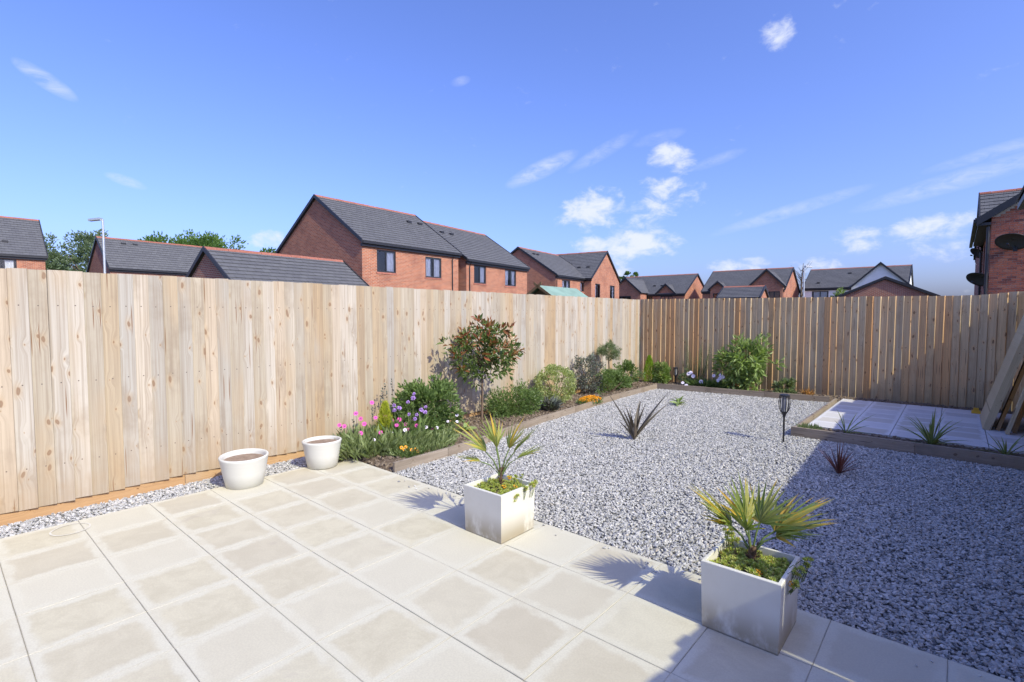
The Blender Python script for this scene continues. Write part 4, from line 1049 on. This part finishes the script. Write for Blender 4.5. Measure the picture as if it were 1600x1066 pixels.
t = tuft('white_daisy', -4.52, 3.62, 1500, .26, .48, .17, .008, M['leaf_thin'], 'low daisy clump with small white flowers in front of the pink ones', 'flowering plant')
put_flowers(t, [(.0, -.60, .17), (-.03, -.36, .20), (.02, -.22, .21), (.05, .05, .20), (.06, .20, .17), (.0, .42, .20), (.02, .55, .18), (-.06, .62, .24)], W1)
t = tuft('grey_grass_edge', -4.32, 3.5, 1100, .17, .42, .12, .007, M['leaf_thin'], 'fringe of thin grey-green stems spilling onto the curved edging', 'plant')
t = tuft('orange_gazania', -4.27, 3.28, 220, .13, .16, .09, .012, M['leaf_green'], 'small orange flowered plant at the edging beneath the pink daisies', 'flowering plant')
O1 = daisy(.022, M['orange'], 10)
put_flowers(t, [(.02, -.08, .08), (.06, -.02, .07), (.04, .05, .06), (.09, .04, .05), (-.02, -.03, .09), (.0, -.1, .1)], O1)
# purple chives
t = tuft('purple_chives', -4.62, 3.55, 260, .14, .26, .36, .006, M['leaf_green'], 'purple pompom flowers between the golden conifer and leafy shrub', 'flowering plant', lean=.2)
b = MB()
for _ in range(60): d = vrand(); add_leaf(b, d * .004, d, vrand(), .022, .009)
pom = b.mesh('flower', M['lilac'])
pp = [(-.06, -.16, .46), (-.02, -.12, .43), (.02, -.03, .49), (.0, .06, .52), (.06, .06, .34), (.04, .14, .38), (.08, .02, .30), (.06, .18, .35), (.02, .22, .40), (.1, -.08, .37), (.0, -.2, .42), (-.04, .1, .56)]
for p in pp: link('flower', pom, t, p, rot=(RU(0, 3), RU(0, 3), 0), scale=(RU(.8, 1.2),) * 3)
b = MB()
for p in pp: b.tube([(p[0] * .4, p[1] * .5, 0), (p[0] * .8, p[1] * .9, p[2] * .6), p], .0022, 4, cap=False)
b.build('flower_stem', M['stem_green'], t)
# seed-head stalks
t = thing('seed_head_stalks', (-5.0, 3.5, .03), 'tall thin stalks with dark seed heads against the pale fence above the conifer', 'plant')
for (dx, dy, h) in [(0, 0, .62), (.02, .10, .70), (.0, -.08, .54), (.05, .48, .54), (-.02, .05, .66), (.03, -.55, .28), (.04, -.45, .32), (.05, .82, .56)]:
    b = MB(); top = Vector((dx + RU(-.03, .03), dy + RU(-.05, .05), h)); b.tube([(dx, dy, -.03), (dx, dy, h * .5), top], [.003, .0025, .0015], 5)
    s = b.build('stalk', M['stem'], t); b = MB()
    for k in range(9):
        q = top - Vector((0, 0, k * .02)) + vrand() * .014; b.lathe([(.0005, -.009), (.009, -.002), (.008, .006), (.0005, .009)], 6, c=q)
    b.build('seed_head', M['leaf_purple'], s)

def conifer(x, y, h, r, m, label):
    t = thing('dwarf_conifer', (x, y, .02), label, 'conifer', 'dwarf golden conifers in the flower bed'); b = MB()
    for _ in range(2600):
        k = random.random() ** .8; z = k * h; a = RU(0, 6.283); rr = r * (1 - k) ** .6 * (1 + .15 * math.sin(a * 5 + z * 30)) * RU(.55, 1.0) * min(1, .5 + k * 5)
        p = Vector((math.cos(a) * rr, math.sin(a) * rr, z)); d = Vector((math.cos(a) * .5, math.sin(a) * .5, 1.0)) + vrand() * .4
        add_leaf(b, p, d.normalized(), vrand(), RU(.02, .045), .008)
    b.build('foliage', m, t); b = MB(); b.tube([(0, 0, -.03), (0, 0, h * .7)], [.01, .003], 6); b.build('trunk', M['stem'], t)
conifer(-4.72, 3.30, .50, .125, M['leaf_gold'], 'small yellow-green conifer cone among the pink daisies')
conifer(-4.97, 10.22, .58, .16, M['leaf_lime'], 'bright lime conifer in the far corner where the two fences meet')
bush('leafy_shrub', -4.80, 3.97, .33, .29, .46, .34, 5600, .045, .018, M['leaf_green'], 'dense mid-green shrub between the purple flowers and the photinia trunk', clumps=110, jitter=.24)
t = tuft('broad_leaf_plant', -4.60, 4.40, 1, .1, .1, .05, .02, M['leaf_fresh'], 'broad light green leaves low beside the photinia trunk', 'plant')
BL = [single_leaf(.16, .07, M['leaf_fresh'], 5, d) for d in (.1, .3)]
leaf_parts(t, [(Vector((0, 0, .02)), Vector((math.cos(a), math.sin(a), RU(.3, 1.1))).normalized()) for a in (0, .9, 1.8, 2.7, 3.6, 4.5, 5.4)], BL)
t = tuft('lettuce_leaf_plant', -4.32, 4.62, 60, .12, .08, .05, .02, M['leaf_fresh'], 'flat green seedling with one red leaf in bare soil near the edging', 'plant')
bush('low_shrub', -4.86, 5.62, .17, .30, .60, .24, 6000, .036, .011, M['leaf_green'], 'wide low dark green shrub just right of the photinia trunk', clumps=80)
t = tuft('blue_fescue', -4.66, 6.22, 420, .07, .07, .24, .004, M['leaf_purple'], 'small blue-grey grass tuft between low shrub and round bush', 'ornamental grass', lean=1.2)
bush('round_bush', -4.92, 6.74, .33, .30, .37, .31, 6500, .022, .013, M['leaf_varieg'], 'clipped ball-shaped bush with cream-edged leaves against the fence', clumps=200, jitter=.16, inner=.8, lump=.03)
bush('purple_shrub', -5.08, 7.95, .40, .22, .42, .36, 2600, .03, .016, M['leaf_purple'], 'upright dusky purple-grey shrub behind the round bush', clumps=48, jitter=.25)
bush('green_shrub', -4.86, 8.45, .20, .25, .5, .22, 2200, .035, .014, M['leaf_green'], 'low green shrub beneath the small olive tree', clumps=40)
bush('green_shrub', -5.0, 9.15, .25, .24, .40, .25, 2600, .042, .016, M['leaf_green'], 'upright green shrub between the olive tree and the lime conifer', clumps=46)
t = thing('olive_tree', (-5.06, 8.66, .02), 'small olive tree with a round grey-green head on a thin stem', 'tree')
b = MB(); b.tube([(0, 0, -.03), (.02, .01, .3), (0, 0, .66)], [.016, .013, .011], 7); b.build('trunk', M['stem'], t)
b = MB()
for p, d in crown_points(2600, .20, .25, .17, 46, .3, .4): add_leaf(b, p + Vector((0, 0, .78)), d, vrand(), RU(.03, .05), .009)
b.build('crown', M['leaf_grey'], t)
t = tuft('orange_flower_mound', -4.56, 7.22, 420, .15, .27, .10, .012, M['leaf_green'], 'low mound smothered in orange-yellow flowers at the curved edging', 'flowering plant')
b = MB()
for _ in range(360):
    a = RU(0, 6.283); r = math.sqrt(random.random()); p = Vector((math.cos(a) * r * .15, math.sin(a) * r * .27, .11 - .06 * r * r + RU(-.01, .01)))
    d0 = vrand(); d0.z = abs(d0.z) + .5
    for q in range(5): add_leaf(b, p, (vrand() * .8 + d0 * .3).normalized(), vrand(), .014, .010)
tag(b.build('blossom', M['orange'], t), kind='stuff')
bush('small_shrub', -4.70, 10.28, .20, .20, .22, .20, 1500, .05, .02, M['leaf_fresh'], 'small fresh green shrub between the lime conifer and garden lantern', clumps=26)
bush('silver_plant', -4.24, 10.36, .16, .12, .14, .18, 900, .02, .010, M['leaf_grey'], 'little silver-green plant to the right of the far garden lantern', 'plant', clumps=20)
t = thing('wispy_broom', (-4.05, 10.48, .02), 'tall wispy see-through plant against the brown fence beside white daisies', 'shrub'); b = MB(); f = MB()
for _ in range(26):
    v = Vector((RU(-.34, .34), RU(-.1, .1), RU(.5, 1.0))); b.tube([(v.x * .2, 0, 0), (v.x * .7, v.y, v.z * .5), v], [.004, .003, .0012], 4, cap=False)
    for k in range(34):
        q = random.random(); p = Vector((v.x * .2, 0, 0)).lerp(Vector((v.x * .7, v.y, v.z * .5)), q * 2) if q < .5 else Vector((v.x * .7, v.y, v.z * .5)).lerp(v, q * 2 - 1)
        add_leaf(f, p, (vrand() + Vector((0, 0, .6))).normalized(), vrand(), RU(.02, .04), .006)
b.build('stem', M['stem_green'], t); f.build('foliage', M['leaf_grey'], t)
t = tuft('white_daisy', -3.72, 10.22, 900, .42, .13, .20, .010, M['leaf_green'], 'daisy clump with lilac-white flowers below the wispy plant by the brown fence', 'flowering plant')
W2 = daisy(.042, M['white_petal'])
put_flowers(t, [(-.36, -.06, .26), (-.32, -.05, .29), (-.27, -.05, .22), (-.08, -.12, .13), (-.38, -.3, .10), (-.30, -.32, .05), (.14, -.05, .26), (.28, -.06, .28), (.27, -.08, .22), (.32, -.07, .25), (.24, -.1, .18)], W2, (.2, -1, .5))
# large leafy shrub against the back fence
random.seed(77)
t = thing('large_leaf_shrub', (-3.05, 10.32, .02), 'largest light green leafy shrub against the brown back fence', 'shrub')
BLm = [single_leaf(.13, .042, M['leaf_fresh'], 4, d) for d in (.1, .25, .4)]
pts = crown_points(1500, .50, .30, .42, 70, .26, .45, .2)
pts = [(p + Vector((0, 0, .60)), d) for p, d in pts] + [(Vector((RU(-.35, .3), RU(-.3, 0), RU(.04, .3))), vrand()) for _ in range(220)]
pts.sort(key=lambda q: q[0].y)
leaf_parts(t, pts[:260], BLm, size=(.7, 1.1))
b = MB()
for p, d in pts[260:]: add_leaf(b, p, d, vrand(), RU(.08, .13), .036, .2, RU(.1, .4))
tag(b.build('inner_foliage', M['leaf_fresh'], t), kind='stuff')
b = MB()
for _ in range(14):
    v = vrand(); e = Vector((v.x * .42, v.y * .2, .6 + v.z * .4)); b.tube([(0, 0, 0), (e.x * .5, e.y * .5, e.z * .4), e], [.014, .010, .005], 6)
b.build('stem', M['stem_green'], t)
b = MB()
for _ in range(40): d = vrand(); add_leaf(b, d * .01 + Vector((.41, .0, 1.10)), d, vrand(), .04, .014)
b.tube([(.3, 0, .8), (.41, 0, 1.1)], .004, 5)
b.build('pale_flower_head', M['leaf_varieg'], t)
bush('small_shrub', -2.36, 10.36, .13, .20, .16, .16, 1000, .045, .022, M['leaf_grey'], 'low blue-green shrub at the right foot of the largest leafy shrub', clumps=20)
t = tuft('dry_tuft', -1.98, 10.38, 70, .06, .06, .17, .012, M['leaf_dry'], 'small dried orange tuft by the brown fence near the patio corner', 'plant')
t = tuft('dry_tuft', -2.22, 10.34, 60, .05, .06, .12, .010, M['leaf_grey'], 'small pale straggly tuft right of the blue-green shrub', 'plant')

# --- spiky plants
def spiky(x, y, z0, leaves, m, label, w=.03, grp=None, cat='phormium', name='phormium', bend=.15):
    """leaves: (azimuth deg, elevation deg, length)"""
    t = thing(name, (x, y, z0), label, cat, grp)
    for az, el, L in leaves:
        a, e = R(az), R(el); b = MB(); seg = 7
        d = Vector((math.cos(a) * math.cos(e), math.sin(a) * math.cos(e), math.sin(e))); out = Vector((math.cos(a), math.sin(a), 0)); side = d.cross(Vector((0, 0, 1)))
        side = side.normalized() if side.length > .05 else Vector((1, 0, 0)); nn = side.cross(d)
        bd = bend * RU(.5, 1.4); s0 = Vector((math.cos(a), math.sin(a), 0)) * .012
        for i in range(seg + 1):
            q = i / seg; c = s0 + d * L * q + (out * .5 - Vector((0, 0, .5))) * bd * L * q ** 2.5
            ww = w * .5 * (.55 + .45 * min(1, q * 3)) * (1 - max(0, q - .4) / .6) ** .8 if i < seg else .0006
            b.v += [tuple(c - side * ww + nn * ww * .7), tuple(c), tuple(c + side * ww + nn * ww * .7)]
        for i in range(seg):
            k = i * 3; b.f += [(k, k + 1, k + 4, k + 3), (k + 1, k + 2, k + 5, k + 4)]; b.mi += [0, 0]
        b.build('leaf', m, t)
    return t
# image-plane angles: +x/+y diagonal (azimuth 41) points right in the view, 221 points left
spiky(-2.886, 5.563, 0, [(41, 52, .62), (44, 57, .72), (38, 60, .40), (60, 82, .50), (0, 86, .52), (221, 80, .46), (221, 64, .66), (230, 72, .42), (215, 55, .30), (90, 70, .34), (45, 76, .46), (200, 84, .40), (300, 70, .25)], M['leaf_bronze'],
      'tall bronze phormium with long sword leaves alone in the sunlit gravel', .062, bend=.10)
random.seed(9)
spiky(-.80, 5.62, 0, [(k * 37 % 360, 30 + (k * 17) % 55, RU(.20, .32)) for k in range(26)] + [(0, 88, .32), (90, 86, .33)], M['leaf_red_spike'], 'small dark red spiky cordyline in the shaded gravel', .014, cat='cordyline', name='cordyline')
spiky(-.98, 7.33, .05, [(221, 75, .34), (41, 42, .42), (60, 60, .30), (221, 55, .22), (30, 30, .26), (200, 85, .26), (20, 8, .3)], M['leaf_stripe'], 'thin spiky plant with few leaves, leftmost in the soil strip', .022, 'spiky plants in the soil strip')
spiky(-.17, 7.27, .05, [((k * 41) % 360, 32 + (k * 23) % 52, RU(.28, .46)) for k in range(26)] + [(221, 12, .4), (41, 10, .36)], M['leaf_stripe'], 'largest bushy striped spiky plant in the middle of the soil strip', .024, 'spiky plants in the soil strip', bend=.3)
spiky(.42, 7.22, .05, [((k * 53) % 360, 35 + (k * 19) % 50, RU(.20, .34)) for k in range(12)] + [(221, 20, .35)], M['leaf_stripe'], 'small spiky plant at the right edge of the picture', .016, 'spiky plants in the soil strip', bend=.3)
tuft('alpine_mat', -1.36, 7.28, 420, .13, .13, .07, .008, M['leaf_grey'], 'low cream-green mat plant at the left corner of the soil strip', 'plant', z0=.05)
t = tuft('gravel_plant', -3.45, 8.18, 1, .05, .05, .05, .01, M['leaf_fresh'], 'lone small bright green plant in the far gravel', 'plant', z0=0)
GL = [single_leaf(.15, .05, M['leaf_fresh'], 5, d) for d in (.1, .3)]
leaf_parts(t, [(Vector((RU(-.03, .03), RU(-.03, .03), .01)), Vector((math.cos(a * .55), math.sin(a * .55), RU(.35, 1.3))).normalized()) for a in range(16)], GL)

# --- torches
def torch(x, y, h, r, label, hb, lean=0):
    t = thing('garden_torch', (x, y, -.02), label, 'garden light', 'black solar garden torches')
    b = MB(); b.tube([(0, 0, 0), (0, 0, hb - .03)], .011, 10); b.build('pole', M['black'], t)
    b = MB(); b.lathe([(.011, hb - .06), (.016, hb - .03), (r * .55, hb + .01), (r * .62, hb + .02), (0.001, hb + .02)], 20); b.build('cup', M['black'], t)
    ht = h - hb; mid = hb + ht * .55
    for k in range(12):
        a = 2 * math.pi * k / 12; P = lambda rr, z: (math.cos(a) * rr, math.sin(a) * rr, z)
        b = MB(); b.tube([P(r * .58, hb + .01), P(r * .9, hb + ht * .3), P(r, mid), P(r * .86, h - .01)], .0042, 5); b.build('slat', M['black'], t)
    b = MB(); b.lathe([(r * .8, h - .012), (r * .9, h - .016), (r * .88, h), (r * .6, h + .008), (.001, h + .01)], 20); b.build('cap', M['black'], t)
    b = MB(); b.lathe([(r * .5, hb + .02), (r * .5, h - .02)], 16); b.build('diffuser', M['torch_glass'], t)
M['torch_glass'] = plain('smoky_diffuser', (.30, .30, .31), .3, .05, 10, .5)
torch(-1.50, 6.604, .575, .062, 'black slatted garden torch on a pole in the gravel', .36)
torch(-4.44, 10.36, .40, .055, 'black garden torch half hidden in the far flower bed', .22)

# --- leaning timber by the right fence
def lean(name, label, x0, y0, x1, z1, w, th, m, L, yaw=0, cat='timber', grp='timbers leaning on the right fence'):
    b = MB(); b.box(-w / 2, -th / 2, 0, w / 2, th / 2, L); o = b.build(name, m); tag(o, label, cat, grp)
    o.location = (x0, y0, .055); o.rotation_euler = (0, math.atan2(x1 - x0, z1), R(yaw)); return o
lean('leaning_timber', 'wide pale timber panel leaning at the right edge, leftmost of the stack', .32, 9.22, .32 + .27 * 1.8, 1.8, .075, 1.08, M['sleeper'], 2.0)
lean('plank', 'orange-brown board leaning just right of the pale timber panel', .425, 8.80, .425 + .26 * 1.7, 1.7, .035, .16, M['plank_brown'], 1.95)
lean('plank', 'pale thin board leaning between the two brown boards', .50, 8.56, .50 + .25 * 1.6, 1.6, .032, .12, M['sleeper'], 1.85)
lean('plank', 'dark brown board rightmost of the leaning timbers', .57, 8.74, .57 + .22 * 1.5, 1.5, .035, .20, M['plank_brown'], 1.75)
b = MB(); b.box(0, 0, 0, .10, .07, .04); b.box(.02, .02, .04, .08, .05, .08)
o = b.build('yellow_block', plain('yellow_plastic', (.65, .38, .04), .5, .1, 20)); o.location = (.20, 10.0, .055); tag(o, 'small yellow-orange block on the slabs beside the sleeper foot', 'block')

# ------------------------------------------------------------------ trees beyond
def far_tree(name, x, y, h, rx, rz, n, L, m, label, trunk=True, cz=None, clumps=60, grp='trees beyond the houses'):
    t = thing(name, (x, y, -.1), label, 'tree', grp); cz = cz or h - rz
    b = MB(); b.tube([(0, 0, 0), (.1, 0, cz * .5), (0, 0, cz + rz * .4)], [.28, .2, .07], 8)
    for _ in range(12):
        v = vrand(); e = Vector((v.x * rx * .8, v.y * rx * .8, cz + v.z * rz * .7)); b.tube([(0, 0, cz * .6), Vector((0, 0, cz * .8)).lerp(e, .5), e], [.12, .08, .02], 5)
    b.build('trunk', M['stem'], t); b = MB()
    for p, d in crown_points(n, rx, rx, rz, clumps, .24, .4, .22): add_leaf(b, p + Vector((0, 0, cz)), d, vrand(), L * RU(.6, 1.3), L * .6)
    if n: b.build('crown', m, t)
    return t
random.seed(13)
far_tree('poplar_tree', -81.5, 9.6, 11.0, 2.3, 4.6, 6000, .34, M['leaf_far'], 'left one of the grey-green trees between the far left roofs', clumps=90)
far_tree('poplar_tree', -79.5, 13.4, 11.6, 2.6, 4.9, 7000, .34, M['leaf_far'], 'right one of the grey-green trees next to the left street lamp', clumps=100)
far_tree('oak_tree', -83.9, 26.5, 13.6, 6.2, 3.6, 9000, .42, M['leaf_oak'], 'broad dark green tree rising behind the left roofs', clumps=90)
far_tree('distant_tree', -80.9, 36.5, 11.6, 2.5, 2.5, 2600, .40, M['leaf_oak'], 'small tree top left of the tall gable', clumps=30)
far_tree('distant_tree', -39.2, 73.2, 8.2, 1.3, 1.5, 1400, .30, M['leaf_oak'], 'little tree top left of the distant dormer house', clumps=16)
far_tree('round_garden_bush', -7.23, 49.4, 3.75, 1.25, 1.6, 2600, .18, M['leaf_fresh'], 'bright green bush top beside the dark-edged garage gable', clumps=30)
t = thing('bare_tree', (-17.4, 84.4, -.1), 'thin leafless tree behind the right street lamp', 'tree', 'trees beyond the houses'); b = MB(); b.tube([(0, 0, 0), (0, 0, 5), (.2, 0, 9)], [.18, .12, .03], 6)
br = MB()
for _ in range(60):
    z = RU(3.5, 8); a = RU(0, 6.28); l = RU(.6, 1.6); br.tube([(0, 0, z), (math.cos(a) * l * .5, math.sin(a) * l * .5, z + l * .5), (math.cos(a) * l, math.sin(a) * l, z + l * 1.1)], [.04, .025, .01], 4, cap=False)
b.build('trunk', M['stem'], t); br.build('branches', M['stem'], t)
